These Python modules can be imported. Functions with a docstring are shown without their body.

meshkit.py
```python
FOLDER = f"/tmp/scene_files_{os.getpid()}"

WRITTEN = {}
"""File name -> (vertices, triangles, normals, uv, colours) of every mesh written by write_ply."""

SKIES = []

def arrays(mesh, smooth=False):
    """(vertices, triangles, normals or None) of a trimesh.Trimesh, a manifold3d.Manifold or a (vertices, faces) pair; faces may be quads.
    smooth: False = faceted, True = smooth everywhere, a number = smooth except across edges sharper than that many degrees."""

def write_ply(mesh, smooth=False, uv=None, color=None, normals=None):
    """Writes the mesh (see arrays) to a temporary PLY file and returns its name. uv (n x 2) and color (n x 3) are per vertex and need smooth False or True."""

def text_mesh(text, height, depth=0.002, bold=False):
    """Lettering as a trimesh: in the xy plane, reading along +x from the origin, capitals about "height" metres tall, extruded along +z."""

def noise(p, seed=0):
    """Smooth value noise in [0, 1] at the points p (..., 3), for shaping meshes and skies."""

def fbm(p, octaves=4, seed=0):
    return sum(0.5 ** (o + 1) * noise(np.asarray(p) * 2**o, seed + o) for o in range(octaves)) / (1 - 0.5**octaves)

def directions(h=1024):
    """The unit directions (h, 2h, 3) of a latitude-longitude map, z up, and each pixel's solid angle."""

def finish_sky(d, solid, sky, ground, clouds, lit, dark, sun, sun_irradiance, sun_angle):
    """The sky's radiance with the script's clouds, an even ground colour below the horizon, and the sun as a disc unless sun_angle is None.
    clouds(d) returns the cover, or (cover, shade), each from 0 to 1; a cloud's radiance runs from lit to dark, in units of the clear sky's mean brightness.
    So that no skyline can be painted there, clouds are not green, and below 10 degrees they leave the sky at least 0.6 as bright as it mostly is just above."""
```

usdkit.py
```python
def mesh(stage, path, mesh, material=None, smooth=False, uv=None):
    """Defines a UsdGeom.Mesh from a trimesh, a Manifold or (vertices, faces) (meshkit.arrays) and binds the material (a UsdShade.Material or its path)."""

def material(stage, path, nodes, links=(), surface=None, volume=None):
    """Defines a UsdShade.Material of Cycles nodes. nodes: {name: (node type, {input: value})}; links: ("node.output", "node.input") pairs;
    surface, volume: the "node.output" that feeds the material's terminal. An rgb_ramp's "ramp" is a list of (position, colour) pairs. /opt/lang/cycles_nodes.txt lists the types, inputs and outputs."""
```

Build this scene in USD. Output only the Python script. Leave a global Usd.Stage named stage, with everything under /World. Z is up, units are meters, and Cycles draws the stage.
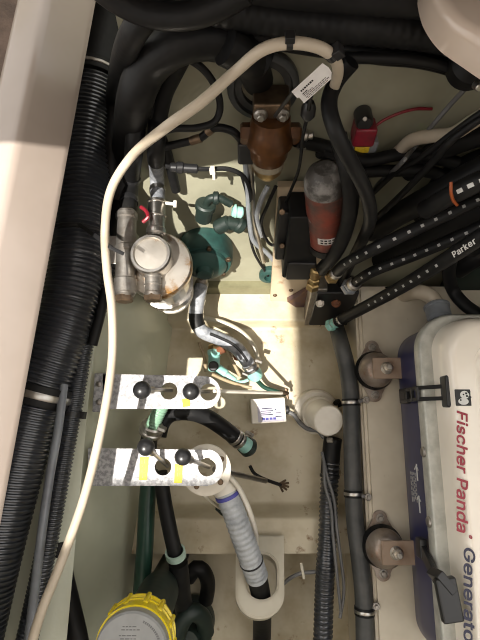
import math, random, numpy as np, trimesh, usdkit, meshkit
import manifold3d as m3
import shapely.geometry as sg
from shapely import affinity
from pxr import Usd, UsdGeom, UsdLux, UsdShade, Gf, Sdf

stage = Usd.Stage.CreateInMemory()
UsdGeom.SetStageUpAxis(stage, UsdGeom.Tokens.z)
UsdGeom.SetStageMetersPerUnit(stage, 1.0)
UsdGeom.Xform.Define(stage, '/World')
random.seed(4); RNG = np.random.default_rng(4)
A3 = np.array

# ------------------------------------------------------------------ camera, sky, sun
CAMZ, TILT, FPX = 1.15, math.radians(12.0), 470.0
cam = UsdGeom.Camera.Define(stage, '/World/camera')
cam.AddTranslateOp().Set(Gf.Vec3d(0, 0, CAMZ)); cam.AddRotateXOp().Set(math.degrees(TILT))
cam.CreateHorizontalApertureAttr(20.955); cam.CreateVerticalApertureAttr(20.955 * 640 / 480)
cam.CreateFocalLengthAttr(20.955 * FPX / 480); cam.CreateClippingRangeAttr(Gf.Vec2f(0.01, 100))
cam.CreateExposureAttr(-1.08)
dome = UsdLux.DomeLight.Define(stage, '/World/sky_light')
dome.CreateIntensityAttr(1.3); dome.CreateColorAttr(Gf.Vec3f(1.0, 0.97, 0.93))
SUN = A3([0.31, 0.44, -1.0])
sun = UsdLux.DistantLight.Define(stage, '/World/sun_light')
sun.CreateIntensityAttr(52000); sun.CreateAngleAttr(0.65); sun.CreateColorAttr(Gf.Vec3f(1.0, 0.95, 0.87))
q = Gf.Rotation(Gf.Vec3d(0, 0, -1), Gf.Vec3d(*map(float, SUN)))
sun.AddOrientOp().Set(Gf.Quatf(q.GetQuat()))

# ------------------------------------------------------------------ picture -> place
FWD = A3([0, math.sin(TILT), -math.cos(TILT)]); UP = A3([0, math.cos(TILT), math.sin(TILT)])
CAM = A3([0, 0, CAMZ])
W0 = A3([0, .31, 0.]); WS = A3([0, .325, .9457]); WN = A3([0, -.9457, .325]); EX = A3([1., 0, 0]); EY = A3([0, 1., 0]); EZ = A3([0, 0, 1.])
def ray(px, py): return EX * (px - 240) / FPX + UP * (320 - py) / FPX + FWD
def U(px, py, z):                       # the point at height z
    d = ray(px, py); return CAM + d * ((z - CAMZ) / d[2])
def W(px, py, o=0.0):                   # the point o metres off the sloping far bulkhead
    d = ray(px, py); return CAM + d * (((W0 + WN * o - CAM) @ WN) / (d @ WN))
def Q(p): return W(p[0], p[1], p[3]) if len(p) == 4 else U(*p)
def S(p): return float((np.asarray(p) - CAM) @ FWD) / FPX     # metres per pixel at a point
def unit(v): v = np.asarray(v, float); return v / np.linalg.norm(v)

# ------------------------------------------------------------------ materials
LOOKS = {}
UsdGeom.Scope.Define(stage, '/World/Looks')
def M(name, c1, c2=None, scale=30., lo=.4, hi=.65, rough=.5, metal=0., bump=0., bscale=None, coat=0., c3=None, c3scale=8., c3lo=.6, c3hi=.7, detail=5., spec=.5, stretch=None):
    if name in LOOKS: return LOOKS[name]
    n = {'t': ('texture_coordinate', {}), 'p': ('principled_bsdf', dict(base_color=c1, roughness=rough, metallic=metal, coat_weight=coat, coat_roughness=.12, specular_ior_level=spec))}
    l = []
    src = 't.object'
    if stretch:
        n['mp'] = ('mapping', {'mapping_type': 'point', 'scale': stretch}); l.append(('t.object', 'mp.vector')); src = 'mp.vector'
    if c2 is not None:
        n['n'] = ('noise_texture', {'scale': scale, 'detail': detail, 'roughness': .6})
        n['r'] = ('rgb_ramp', {'ramp': [(0, c1), (lo, c1), (hi, c2), (1, c2)]})
        l += [(src, 'n.vector'), ('n.fac', 'r.fac')]
        out = 'r.color'
        if c3 is not None:
            n['n3'] = ('noise_texture', {'scale': c3scale, 'detail': 6., 'roughness': .65})
            n['r3'] = ('rgb_ramp', {'ramp': [(0, (0, 0, 0)), (c3lo, (0, 0, 0)), (c3hi, (1, 1, 1)), (1, (1, 1, 1))]})
            n['mx'] = ('mix_color', {'blend_type': 'mix', 'b': c3})
            l += [(src, 'n3.vector'), ('n3.fac', 'r3.fac'), ('r3.color', 'mx.fac'), (out, 'mx.a')]
            out = 'mx.result'
        l.append((out, 'p.base_color'))
    if bump:
        n['bn'] = ('noise_texture', {'scale': bscale or scale * 2, 'detail': 3.})
        n['b'] = ('bump', {'strength': bump, 'distance': .002})
        l += [(src, 'bn.vector'), ('bn.fac', 'b.height'), ('b.normal', 'p.normal')]
    LOOKS[name] = usdkit.material(stage, '/World/Looks/' + name, n, l, surface='p.BSDF')
    return LOOKS[name]

gel_floor = M('bilge_gelcoat', (.53, .47, .345), (.38, .315, .20), 9, .42, .68, rough=.42, bump=.35, bscale=60, c3=(.19, .11, .05), c3scale=22, c3lo=.62, c3hi=.72)
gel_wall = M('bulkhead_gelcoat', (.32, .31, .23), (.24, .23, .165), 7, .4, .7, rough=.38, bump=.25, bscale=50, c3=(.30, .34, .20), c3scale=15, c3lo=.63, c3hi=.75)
gel_left = M('hull_gelcoat', (.48, .49, .385), (.41, .42, .32), 5, .35, .7, rough=.3, bump=.2, bscale=90, c3=(.18, .14, .08), c3scale=40, c3lo=.72, c3hi=.78)
gel_shelf = M('shelf_gelcoat', (.60, .54, .43), (.48, .42, .32), 8, .4, .7, rough=.4, bump=.2, bscale=60, c3=(.34, .29, .20), c3scale=30, c3lo=.66, c3hi=.76)
gel_cream = M('coaming_gelcoat', (.36, .30, .26), (.325, .27, .23), 6, .4, .7, rough=.28, c3=(.35, .25, .18), c3scale=22, c3lo=.75, c3hi=.79, coat=.3)
gel_corner = M('corner_gelcoat', (.66, .55, .46), (.62, .51, .42), 6, .4, .7, rough=.18, coat=.5)
deck_brown = M('deck_brown', (.16, .11, .085), (.10, .07, .055), 30, rough=.8, bump=.5, bscale=200)
olive = M('olive_shadow', (.20, .19, .11), (.15, .14, .08), 20, rough=.55, bump=.2)  # tone of the shadow strip at the bulkhead foot
blocker_mat = usdkit.material(stage, '/World/Looks/blocker_cloth', {'d': ('diffuse_bsdf', dict(color=(.55, .53, .5))), 't': ('translucent_bsdf', dict(color=(.80, .74, .66))), 'm': ('mix_closure', dict(fac=.4))}, [('d.BSDF', 'm.closure1'), ('t.BSDF', 'm.closure2')], surface='m.closure')  # added overhead blocker, partly translucent for soft top light
blk = M('black_rubber', (.007, .007, .0075), (.013, .0128, .0125), 25, spec=.22, rough=.5, bump=.2, bscale=120)
blk_dusty = M('dusty_rubber', (.035, .037, .037), (.07, .07, .066), 18, rough=.5, bump=.25, bscale=100)
blk_rib = M('black_corrugated_plastic', (.026, .029, .035), (.038, .041, .047), 20, rough=.26, spec=.7, coat=.5)
blk_pl = M('black_plastic', (.014, .014, .015), rough=.35)
grn_rub = M('dark_green_rubber', (.012, .045, .03), (.02, .06, .04), 30, rough=.35)
cream_cable = M('cream_cable', (.50, .43, .335), (.40, .34, .255), 10, rough=.45, c3=(.30, .2, .12), c3scale=20, c3lo=.68, c3hi=.76)
white_pl = M('white_plastic', (.72, .68, .60), (.62, .57, .48), 14, rough=.4)
pvc = M('ring_plastic', (.56, .52, .42), (.48, .44, .34), 14, rough=.42)
grey_pl = M('grey_plastic', (.25, .27, .29), (.19, .20, .22), 30, rough=.35)
grey_pipe = M('grey_blue_pipe', (.20, .22, .24), (.15, .16, .18), 18, rough=.3)
grey_hose = M('grey_mottled_hose', (.30, .31, .33), (.16, .17, .19), 70, .4, .6, rough=.45, bump=.5)
grey_wrap = M('grey_wrapped_hose', (.46, .48, .50), (.30, .32, .34), 45, .4, .65, rough=.5, bump=.4)
steel = M('worn_steel', (.55, .53, .50), (.38, .36, .33), 24, rough=.3, metal=1., bump=.15)
steel_dull = M('dull_steel', (.42, .40, .37), (.25, .22, .19), 30, rough=.42, metal=.9, bump=.2)
steel_rust = M('rust_spotted_steel', (.60, .56, .50), (.48, .43, .37), 20, rough=.32, metal=.85, c3=(.34, .17, .04), c3scale=20, c3lo=.52, c3hi=.64)
galv = M('galvanised_plate', (.46, .46, .47), (.24, .24, .25), 150, .40, .60, rough=.5, metal=.25, bump=.25, detail=3.)
bronze = M('dark_bronze', (.20, .14, .09), (.11, .075, .05), 40, rough=.4, metal=.8, bump=.25)
brass = M('aged_brass', (.42, .30, .13), (.26, .17, .08), 40, rough=.4, metal=.85)
gold = M('amber_housing', (.105, .04, .010), (.055, .022, .007), 35, rough=.32, metal=.35, bump=.2)
rust = M('rust', (.22, .075, .03), (.13, .05, .025), 60, rough=.8, bump=.6)
motor_red = M('rusty_red_motor', (.20, .042, .026), (.075, .042, .034), 22, .38, .62, rough=.42, bump=.5, bscale=80, c3=(.30, .25, .22), c3scale=55, c3lo=.62, c3hi=.68)
board_m = M('stained_board', (.55, .45, .32), (.47, .37, .25), 10, rough=.6, bump=.2, c3=(.25, .13, .05), c3scale=16, c3lo=.6, c3hi=.72)
verd = M('verdigris_bronze', (.020, .072, .062), (.012, .036, .031), 22, .4, .62, rough=.55, bump=.4, c3=(.08, .30, .25), c3scale=14, c3lo=.58, c3hi=.7)
mint = M('mint_fitting', (.22, .48, .42), (.34, .56, .50), 40, rough=.5, bump=.3)
dark_valve = M('dark_green_valve', (.009, .018, .015), (.016, .028, .022), 24, rough=.5, bump=.4)
blue_shell = M('navy_shell', (.016, .020, .075), (.02, .025, .09), 12, rough=.35, bump=.1)
lid_white = M('lid_white', (.84, .78, .68), (.80, .73, .63), 9, rough=.22, bump=.12, bscale=40, coat=.4)
seam_grey = M('seam_grey', (.50, .50, .45), (.38, .38, .34), 45, rough=.4, bump=.5, metal=.2)
mark_white = M('mark_white', (.62, .62, .60), rough=.6)
mark_dim = M('mark_dim', (.38, .37, .35), rough=.6)
mark_red = M('mark_red', (.27, .008, .025), rough=.4)
mark_dot = M('mark_dot', (.34, .34, .33), rough=.6)
mark_navy = M('mark_navy', (.012, .012, .04), rough=.4)
mark_black = M('mark_black', (.012, .012, .012), rough=.5)
mark_blue = M('mark_blue', (.07, .07, .32), rough=.5)
yellow = M('yellow_sticker', (.80, .56, .03), (.62, .42, .02), 200, rough=.5)
paper = M('tag_paper', (.66, .64, .62), (.56, .54, .52), 30, rough=.6)
lilac = M('lilac_label', (.50, .47, .56), (.44, .41, .48), 40, rough=.5)
red_pl = M('red_plastic', (.26, .012, .028), (.16, .01, .02), 60, rough=.35)
red_wire = M('red_wire', (.20, .01, .02), rough=.4)
orange_pl = M('orange_plastic', (.33, .07, .012), rough=.4)
tan_wire = M('tan_wire', (.36, .29, .18), (.27, .2, .12), 60, rough=.5)
grey_wire = M('grey_wire', (.13, .13, .13), rough=.4)
cap_grey = M('cap_grey', (.27, .275, .27), (.24, .245, .24), 30, rough=.45)
purple_rust = M('purple_rusty_iron', (.12, .075, .08), (.17, .09, .05), 60, rough=.6)
hub = M('mount_steel', (.34, .29, .25), (.22, .16, .12), 30, rough=.4, metal=.6, bump=.3, c3=(.25, .10, .04), c3scale=35, c3lo=.58, c3hi=.7)
mount_plate = M('rusty_bracket', (.30, .22, .16), (.20, .12, .07), 24, rough=.55, bump=.3)
amber = usdkit.material(stage, '/World/Looks/amber_clear', {'p': ('principled_bsdf', dict(base_color=(1., .78, .02), roughness=.14, transmission_weight=.2, ior=1.4, coat_weight=.4))}, [], surface='p.BSDF')

# ------------------------------------------------------------------ shapes
def cat(*ms): return trimesh.util.concatenate([m for m in ms if m is not None])
def spline(P, n=8):
    P = np.asarray(P, float)
    if len(P) < 3: return np.linspace(P[0], P[-1], n + 1)
    E = np.vstack([2 * P[0] - P[1], P, 2 * P[-1] - P[-2]]); out = []
    for i in range(1, len(E) - 2):
        a, b, c, d = E[i - 1:i + 3]; t = np.linspace(0, 1, n, endpoint=False)[:, None]
        out.append(.5 * (2 * b + (c - a) * t + (2 * a - 5 * b + 4 * c - d) * t ** 2 + (3 * b - a - 3 * c + d) * t ** 3))
    return np.vstack(out + [P[-1:]])
def resample(P, step):
    d = np.r_[0, np.cumsum(np.linalg.norm(np.diff(P, axis=0), axis=1))]
    n = max(2, int(d[-1] / step) + 1); t = np.linspace(0, d[-1], n)
    return np.stack([np.interp(t, d, P[:, k]) for k in range(3)], 1), t
def frames(P):
    T = np.gradient(P, axis=0); T /= np.maximum(np.linalg.norm(T, axis=1, keepdims=True), 1e-12)
    n = np.cross(T[0], [0.31, .2, .93]); n /= np.linalg.norm(n); N = [n]
    for t in T[1:]:
        n = n - t * (n @ t); n /= np.linalg.norm(n); N.append(n)
    N = A3(N); return T, N, np.cross(T, N)
def sweep(P, R, n=14):
    T, N, B = frames(P); a = np.arange(n) / n * 2 * np.pi; m = len(P)
    v = P[:, None] + R[:, None, None] * (np.cos(a)[None, :, None] * N[:, None] + np.sin(a)[None, :, None] * B[:, None])
    v = np.vstack([v.reshape(-1, 3), P[:1], P[-1:]])
    i, j = np.meshgrid(np.arange(m - 1), np.arange(n), indexing='ij'); k = (j + 1) % n
    a_, b_, c_, d_ = (i * n + j).ravel(), (i * n + k).ravel(), ((i + 1) * n + k).ravel(), ((i + 1) * n + j).ravel()
    f = np.vstack([np.c_[a_, b_, c_], np.c_[a_, c_, d_]]); j = np.arange(n); k = (j + 1) % n
    f = np.vstack([f, np.c_[k, j, np.full(n, m * n)], np.c_[(m - 1) * n + j, (m - 1) * n + k, np.full(n, m * n + 1)]])
    return trimesh.Trimesh(v, f, process=False)
class Path:
    """a smooth 3D path with a radius: tube(), bands and marks along it"""
    def __init__(s, pts, wpx=None, r=None, step=None):
        C = A3([Q(p) for p in pts]); s.P = spline(C, 14)
        s.r = r if r else float(np.mean([S(c) for c in C])) * wpx / 2
        s.P, s.t = resample(s.P, step or max(s.r * .6, .004))
    def tube(s, n=14, rib=None, cut=None):
        P, t = s.P, s.t
        if cut: P = s.seg(*cut); t = np.r_[0, np.cumsum(np.linalg.norm(np.diff(P, axis=0), axis=1))]
        if rib:
            per, amp = rib; P, t = resample(P, per / 6); ph = (t / per) % 1
            R = s.r * (1 + amp * np.clip(np.sin(ph * 2 * np.pi) * 1.6, -1, 1))
        else: R = np.full(len(P), s.r)
        return sweep(P, R, n)
    def at(s, f):
        x = f * s.t[-1]; return A3([np.interp(x, s.t, s.P[:, k]) for k in range(3)])
    def seg(s, f0, f1):
        k = max(4, int((f1 - f0) * len(s.P))); return A3([s.at(f) for f in np.linspace(f0, f1, k + 1)])
    def dir(s, f): return unit(s.at(min(f + .01, 1)) - s.at(max(f - .01, 0)))
    def near(s, px, py):
        d = s.P - CAM; z = d @ FWD; u = 240 + FPX * d[:, 0] / z; v = 320 - FPX * (d @ UP) / z
        return s.t[np.argmin((u - px) ** 2 + (v - py) ** 2)] / s.t[-1]
    def band(s, f, w, k=1.12, bulge=0):
        T = s.dir(f); P = A3([s.at(f) + T * h for h in (-w / 2, -w * .32, 0, w * .32, w / 2)])
        return sweep(P, s.r * A3([k - .02, k, k + bulge, k, k - .02]), 18)
def lathe(prof, o, axis, n=28):
    m = trimesh.creation.revolve(A3(prof, float), sections=n)
    T = trimesh.geometry.align_vectors([0, 0, 1], unit(axis)); T[:3, 3] = o; m.apply_transform(T)
    return m
def rod(p0, p1, r, n=16, ch=.12):
    p0, p1 = A3(p0, float), A3(p1, float); L = np.linalg.norm(p1 - p0); c = min(r * ch * 2, L * .2)
    return lathe([(0, 0), (r - c, 0), (r, c), (r, L - c), (r - c, L), (0, L)], p0, p1 - p0, n)
def hexrod(p0, p1, r): return rod(p0, p1, r, 6, .1)
def basis(ex, ey, o):
    ex = unit(ex); ez = unit(np.cross(ex, ey)); ey = np.cross(ez, ex); T = np.eye(4); T[:3, 0], T[:3, 1], T[:3, 2], T[:3, 3] = ex, ey, ez, o; return T
def rbox(c, size, r=.003, ex=EX, ey=EY):
    h = A3(size, float) / 2 - r
    pts = []
    b = m3.Manifold.sphere(r, 8); parts = [b.translate((sx * h[0], sy * h[1], sz * h[2])) for sx in (-1, 1) for sy in (-1, 1) for sz in (-1, 1)]
    m = m3.Manifold.batch_hull(parts).to_mesh()
    t = trimesh.Trimesh(m.vert_properties[:, :3], m.tri_verts, process=False); t.apply_transform(basis(ex, ey, c)); return t
def bar(p0, p1, w, h, up=EZ, r=.0015):
    p0, p1 = A3(p0, float), A3(p1, float); d = p1 - p0
    return rbox((p0 + p1) / 2, (np.linalg.norm(d), w, h), min(r, w * .45, h * .45), d, np.cross(up, d))
def slab(poly, t, T=None, o=0.):
    """shapely polygon in a plane, extruded t along the plane's normal from o"""
    gs = getattr(poly, 'geoms', [poly]); ms = [trimesh.creation.extrude_polygon(g, t, engine='earcut') for g in gs]
    m = cat(*ms); m.apply_translation([0, 0, o]); 
    if T is not None: m.apply_transform(T)
    return m
def soft_slab(poly, t, b, T=None, o=0.):
    """like slab with a chamfer round its upper edge"""
    m = cat(slab(poly, t - b, None, o), slab(poly.buffer(-b * .45), b * .5, None, o + t - b), slab(poly.buffer(-b), b * .5, None, o + t - b * .5))
    if T is not None: m.apply_transform(T)
    return m
WT = basis(EX, WS, W0)                                         # the bulkhead's plane
def wxy(px, py, o=0): p = W(px, py, o) - W0; return (p @ EX, p @ WS)
def wpoly(pp, o=0): return sg.Polygon([wxy(a, b, o) for a, b in pp])
def hpoly(pp, z): return sg.Polygon([U(a, b, z)[:2] for a, b in pp])
HT = lambda z: basis(EX, EY, (0, 0, z))
def text(s, h, T, bold=False, shear=0., length=None, t=.0004):
    m = meshkit.text_mesh(s, h, t, bold); v = m.vertices
    if length: v[:, 0] *= length / v[:, 0].max()
    v[:, 0] += shear * v[:, 1]; m.vertices = v; m.apply_transform(T); return m
def loft(sections, n=10):
    """rounded rectangles (z, x0, x1, y0, y1, r) joined into one closed skin"""
    rings = []
    for z, x0, x1, y0, y1, r in sections:
        c = []
        for cx, cy, a in ((x1 - r, y1 - r, 0), (x0 + r, y1 - r, 90), (x0 + r, y0 + r, 180), (x1 - r, y0 + r, 270)):
            for k in range(n + 1):
                b = math.radians(a + 90 * k / n); c.append((cx + r * math.cos(b), cy + r * math.sin(b), z))
        rings.append(c)
    m = len(rings[0]); v = A3(rings).reshape(-1, 3); f = []
    for i in range(len(rings) - 1):
        for j in range(m):
            k = (j + 1) % m; f += [(i * m + j, i * m + k, (i + 1) * m + k), (i * m + j, (i + 1) * m + k, (i + 1) * m + j)]
    v = np.vstack([v, A3(rings[0]).mean(0), A3(rings[-1]).mean(0)]); L = len(v)
    for j in range(m):
        k = (j + 1) % m; o = (len(rings) - 1) * m
        f += [(k, j, L - 2), (o + j, o + k, L - 1)]
    return trimesh.Trimesh(v, f, process=False)

def round_slab(pts, z0, z1, r, n=7):
    """a convex outline (counter-clockwise) with a quarter-round upper edge"""
    P = A3(pts); d0 = P - np.roll(P, 1, 0); d1 = np.roll(P, -1, 0) - P
    nn = np.c_[-d0[:, 1], d0[:, 0]] / np.linalg.norm(d0, axis=1)[:, None] + np.c_[-d1[:, 1], d1[:, 0]] / np.linalg.norm(d1, axis=1)[:, None]
    nn /= (np.linalg.norm(nn, axis=1) ** 2 / 2)[:, None]
    rings = [(P, z0)] + [(P + nn * r * (1 - math.cos(a)), z1 - r + r * math.sin(a)) for a in np.linspace(0, math.pi / 2, n)]
    m = len(P); v = np.vstack([np.c_[p, np.full(m, z)] for p, z in rings] + [[*P.mean(0), z1], [*P.mean(0), z0]]); f = []; k = len(rings)
    for i in range(k - 1):
        for j in range(m):
            e = (j + 1) % m; f += [(i * m + j, i * m + e, i * m + m + e), (i * m + j, i * m + m + e, i * m + m + j)]
    for j in range(m): e = (j + 1) % m; f += [((k - 1) * m + j, (k - 1) * m + e, k * m), (e, j, k * m + 1)]
    return trimesh.Trimesh(v, f, process=False)
# ------------------------------------------------------------------ things and parts
USED = {}
def numbered(parent, name):
    k = USED.get((parent, name), 0); USED[(parent, name)] = k + 1
    return f'{parent}/{name}' + (f'_{k:03d}' if k else '')
class Thing:
    def __init__(s, name, label, category, group=None, kind=None):
        s.name, s.meta, s.parts = name, dict(label=label, category=category, group=group, kind=kind), []
    def add(s, name, mesh, mat, parent=None, smooth=35, label=None):
        if isinstance(mesh, m3.Manifold): v = mesh.to_mesh(); mesh = trimesh.Trimesh(v.vert_properties[:, :3], v.tri_verts)
        node = dict(name=name, mesh=mesh, mat=mat, parent=parent, smooth=smooth, label=label); s.parts.append(node); return node
    def done(s, base=None):
        V = np.vstack([p['mesh'].vertices for p in s.parts]); lo, hi = V.min(0), V.max(0)
        base = A3([(lo[0] + hi[0]) / 2, (lo[1] + hi[1]) / 2, lo[2]]) if base is None else A3(base)
        path = numbered('/World', s.name)
        solo = len(s.parts) == 1
        if not solo: root = UsdGeom.Xform.Define(stage, path)
        for p in s.parts:
            m = p['mesh'].copy(); m.apply_translation(-base)
            pp = path if solo else numbered(p['parent']['path'] if p['parent'] else path, p['name'])
            p['path'] = pp; g = usdkit.mesh(stage, pp, m, p['mat'], smooth=p['smooth'])
            if p['label'] and not solo: g.GetPrim().SetCustomDataByKey('label', p['label'])
            if solo: root = g
        root.AddTranslateOp().Set(Gf.Vec3d(*map(float, base)))
        for k, v in s.meta.items():
            if v: root.GetPrim().SetCustomDataByKey(k, v)
        s.path, s.base = path, base
        return s
    def copy(s, loc, label):
        path = numbered('/World', s.name); x = UsdGeom.Xform.Define(stage, path)
        x.GetPrim().GetReferences().AddInternalReference(s.path)
        x.GetPrim().GetAttribute('xformOp:translate').Set(Gf.Vec3d(*map(float, loc)))
        x.GetPrim().SetInstanceable(True); x.GetPrim().SetCustomDataByKey('label', label)
def one(name, label, category, mesh, mat, group=None, kind=None, smooth=35):
    t = Thing(name, label, category, group, kind); t.add(name, mesh, mat, smooth=smooth); return t.done()
def hose(name, label, category, pts, w, mat, rib=None, group=None, n=14, r=None):
    p = Path(pts, w, r); one(name, label, category, p.tube(n, rib), mat, group); return p
def struct(name, label, category, mesh, mat, smooth=35): return one(name, label, category, mesh, mat, kind='structure', smooth=smooth)

# ================================================================== the setting
def grid(xs, ys, zf):
    X, Y = np.meshgrid(xs, ys); Z = zf(X, Y); n, m = X.shape
    v = np.stack([X, Y, Z], -1).reshape(-1, 3); i, j = np.meshgrid(np.arange(n - 1), np.arange(m - 1), indexing='ij')
    a = (i * m + j).ravel(); f = np.vstack([np.c_[a, a + 1, a + m + 1], np.c_[a, a + m + 1, a + m]])
    return trimesh.Trimesh(v, f, process=False)
def sst(a, b, x): t = np.clip((x - a) / (b - a), 0, 1); return t * t * (3 - 2 * t)
def floor_z(X, Y):
    z = .032 * sst(.222, .238, Y) + .05 * sst(-.185, -.215, Y) - .16 * sst(-.283, -.303, Y)
    z = z + .05 * sst(-.10, -.19, X) * sst(-.19, -.16, Y) * 0
    P = np.stack([X * 14, Y * 14, X * 0], -1); return z + .006 * (meshkit.fbm(P, 3, 3) - .5)
struct('floor', 'stained cream bilge floor with a raised rib across it', 'floor',
       grid(np.linspace(-.34, .30, 130), np.unique(np.r_[np.linspace(-.85, .40, 130), np.linspace(-.31, -.18, 40), np.linspace(.21, .25, 16)]), floor_z), gel_floor, smooth=50)
# far bulkhead
def wall_strip(x0, x1, s0, s1, th=.02):
    return slab(sg.box(x0, s0, x1, s1), th, WT, -th)
struct('wall_far', 'pale grey-green sloping bulkhead behind the pumps', 'wall', slab(sg.Polygon([(-.46, -.12), (1., -.12), (1., 1.05), (-.165, 1.05), (-.165, .44), (-.30, .34), (-.46, .34)]), .02, WT, -.02), gel_wall)
# left hull side: lower wall, shelf for the big hoses, upper wall
prof = [(-.155, -.15), (-.160, 0), (-.195, .12), (-.238, .26), (-.247, .29), (-.262, .305), (-.34, .315), (-.43, .325), (-.45, .36), (-.455, .60)]
v = []; ys = np.linspace(-.85, .92, 36)
for y in ys:
    for x, z in prof: v.append((x + .10 * (y - .31) * (1 if z < .3 else .25), y, z))
m_ = len(prof); f = []
for i in range(len(ys) - 1):
    for j in range(m_ - 1):
        a = i * m_ + j; f += [(a, a + 1, a + m_ + 1), (a, a + m_ + 1, a + m_)]
struct('wall_left', 'smooth grey-green hull side left of the bilge', 'wall', trimesh.Trimesh(v, f, process=False), gel_left, smooth=50)
struct('wall_back', 'dark end wall behind the gap at the top left', 'wall', trimesh.creation.box((1.7, .02, 1.0), trimesh.transformations.translation_matrix((.2, .91, .33))), gel_left)
struct('wall_right', 'bulkhead beyond the generator', 'wall', trimesh.creation.box((.02, 1.6, 1.1), trimesh.transformations.translation_matrix((.98, -.1, .40))), gel_wall)
struct('wall_near', 'bulkhead nearest the camera', 'wall', trimesh.creation.box((1.5, .02, .75), trimesh.transformations.translation_matrix((.27, -.82, .2))), gel_wall)
struct('added_sky_blocker', 'unseen wall added behind the camera to cut the low sky', 'wall', trimesh.creation.box((4.4, .03, 2.2), trimesh.transformations.translation_matrix((.2, -1.75, 1.55))), gel_cream)  # added out of view to keep low sky light off the far bulkhead
# shelf that carries the generator mounts
sh = sg.box(.262, -.80, .97, .30)
struct('trim_1', 'raised cream shelf under the generator mounts', 'shelf', soft_slab(sh, .26, .012, None, -.14), gel_shelf)
# olive strip painting in the shadow band at the bulkhead foot
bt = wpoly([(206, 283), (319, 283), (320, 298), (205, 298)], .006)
struct('shade_trim_2', 'olive strip standing in for a shadow band at the foot of the far bulkhead', 'shadow_strip', soft_slab(bt, .018, .003, WT), olive)
# coaming on the left
A, B = U(95, 0, .535), U(0, 520, .535); D = unit(B - A); L_ = np.cross(D, EZ); L_ = -L_ if L_[0] > 0 else L_
pr = [(.075, .50), (.03, .508), (.006, .524), (0, .532), (.003, .540), (.040, .580), (.047, .585), (.056, .586), (.086, .581), (.093, .577), (.097, .570), (.097, .47)]
v = []; N_ = 24
for k in range(N_ + 1):
    p = A + D * (-.25 + (1.25) * k / N_)
    for u_, z in pr: v.append(((p + L_ * u_)[0], (p + L_ * u_)[1], z))
m_ = len(pr); f = []
for i in range(N_):
    for j in range(m_):
        a, b = i * m_ + j, i * m_ + (j + 1) % m_; f += [(a, b, b + m_), (a, b + m_, a + m_)]
struct('trim_3', 'cream hatch coaming running along the left edge', 'coaming', trimesh.Trimesh(v, f, process=False), gel_cream, smooth=50)
p0, p1 = A - D * .25 + L_ * .095, B + D * .48 + L_ * .095
dk = sg.Polygon([p0[:2], p1[:2], (p1 + L_ * .9)[:2], (p0 + L_ * .9)[:2]])
struct('deck', 'brown non-slip cockpit deck outside the coaming', 'deck', slab(dk, .03, None, .488), deck_brown)
# cream corner of the hatch surround, upper right
cz = .70
cn = [(414, -60), (416, -10), (420, 18), (428, 36), (441, 52), (462, 67), (490, 86), (560, 130), (700, 190)]
cp = spline([np.r_[U(a, b, cz)[:2], 0] for a, b in cn], 5)[:, :2]; cp = np.vstack([cp, [cp[-1] + A3([.5, .0]), cp[0] + A3([.7, .25])]])
struct('trim_4', 'glossy cream rounded corner of the hatch surround, upper right', 'coaming corner', round_slab(cp, cz, cz + .04, .012), gel_corner, smooth=45)
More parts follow.
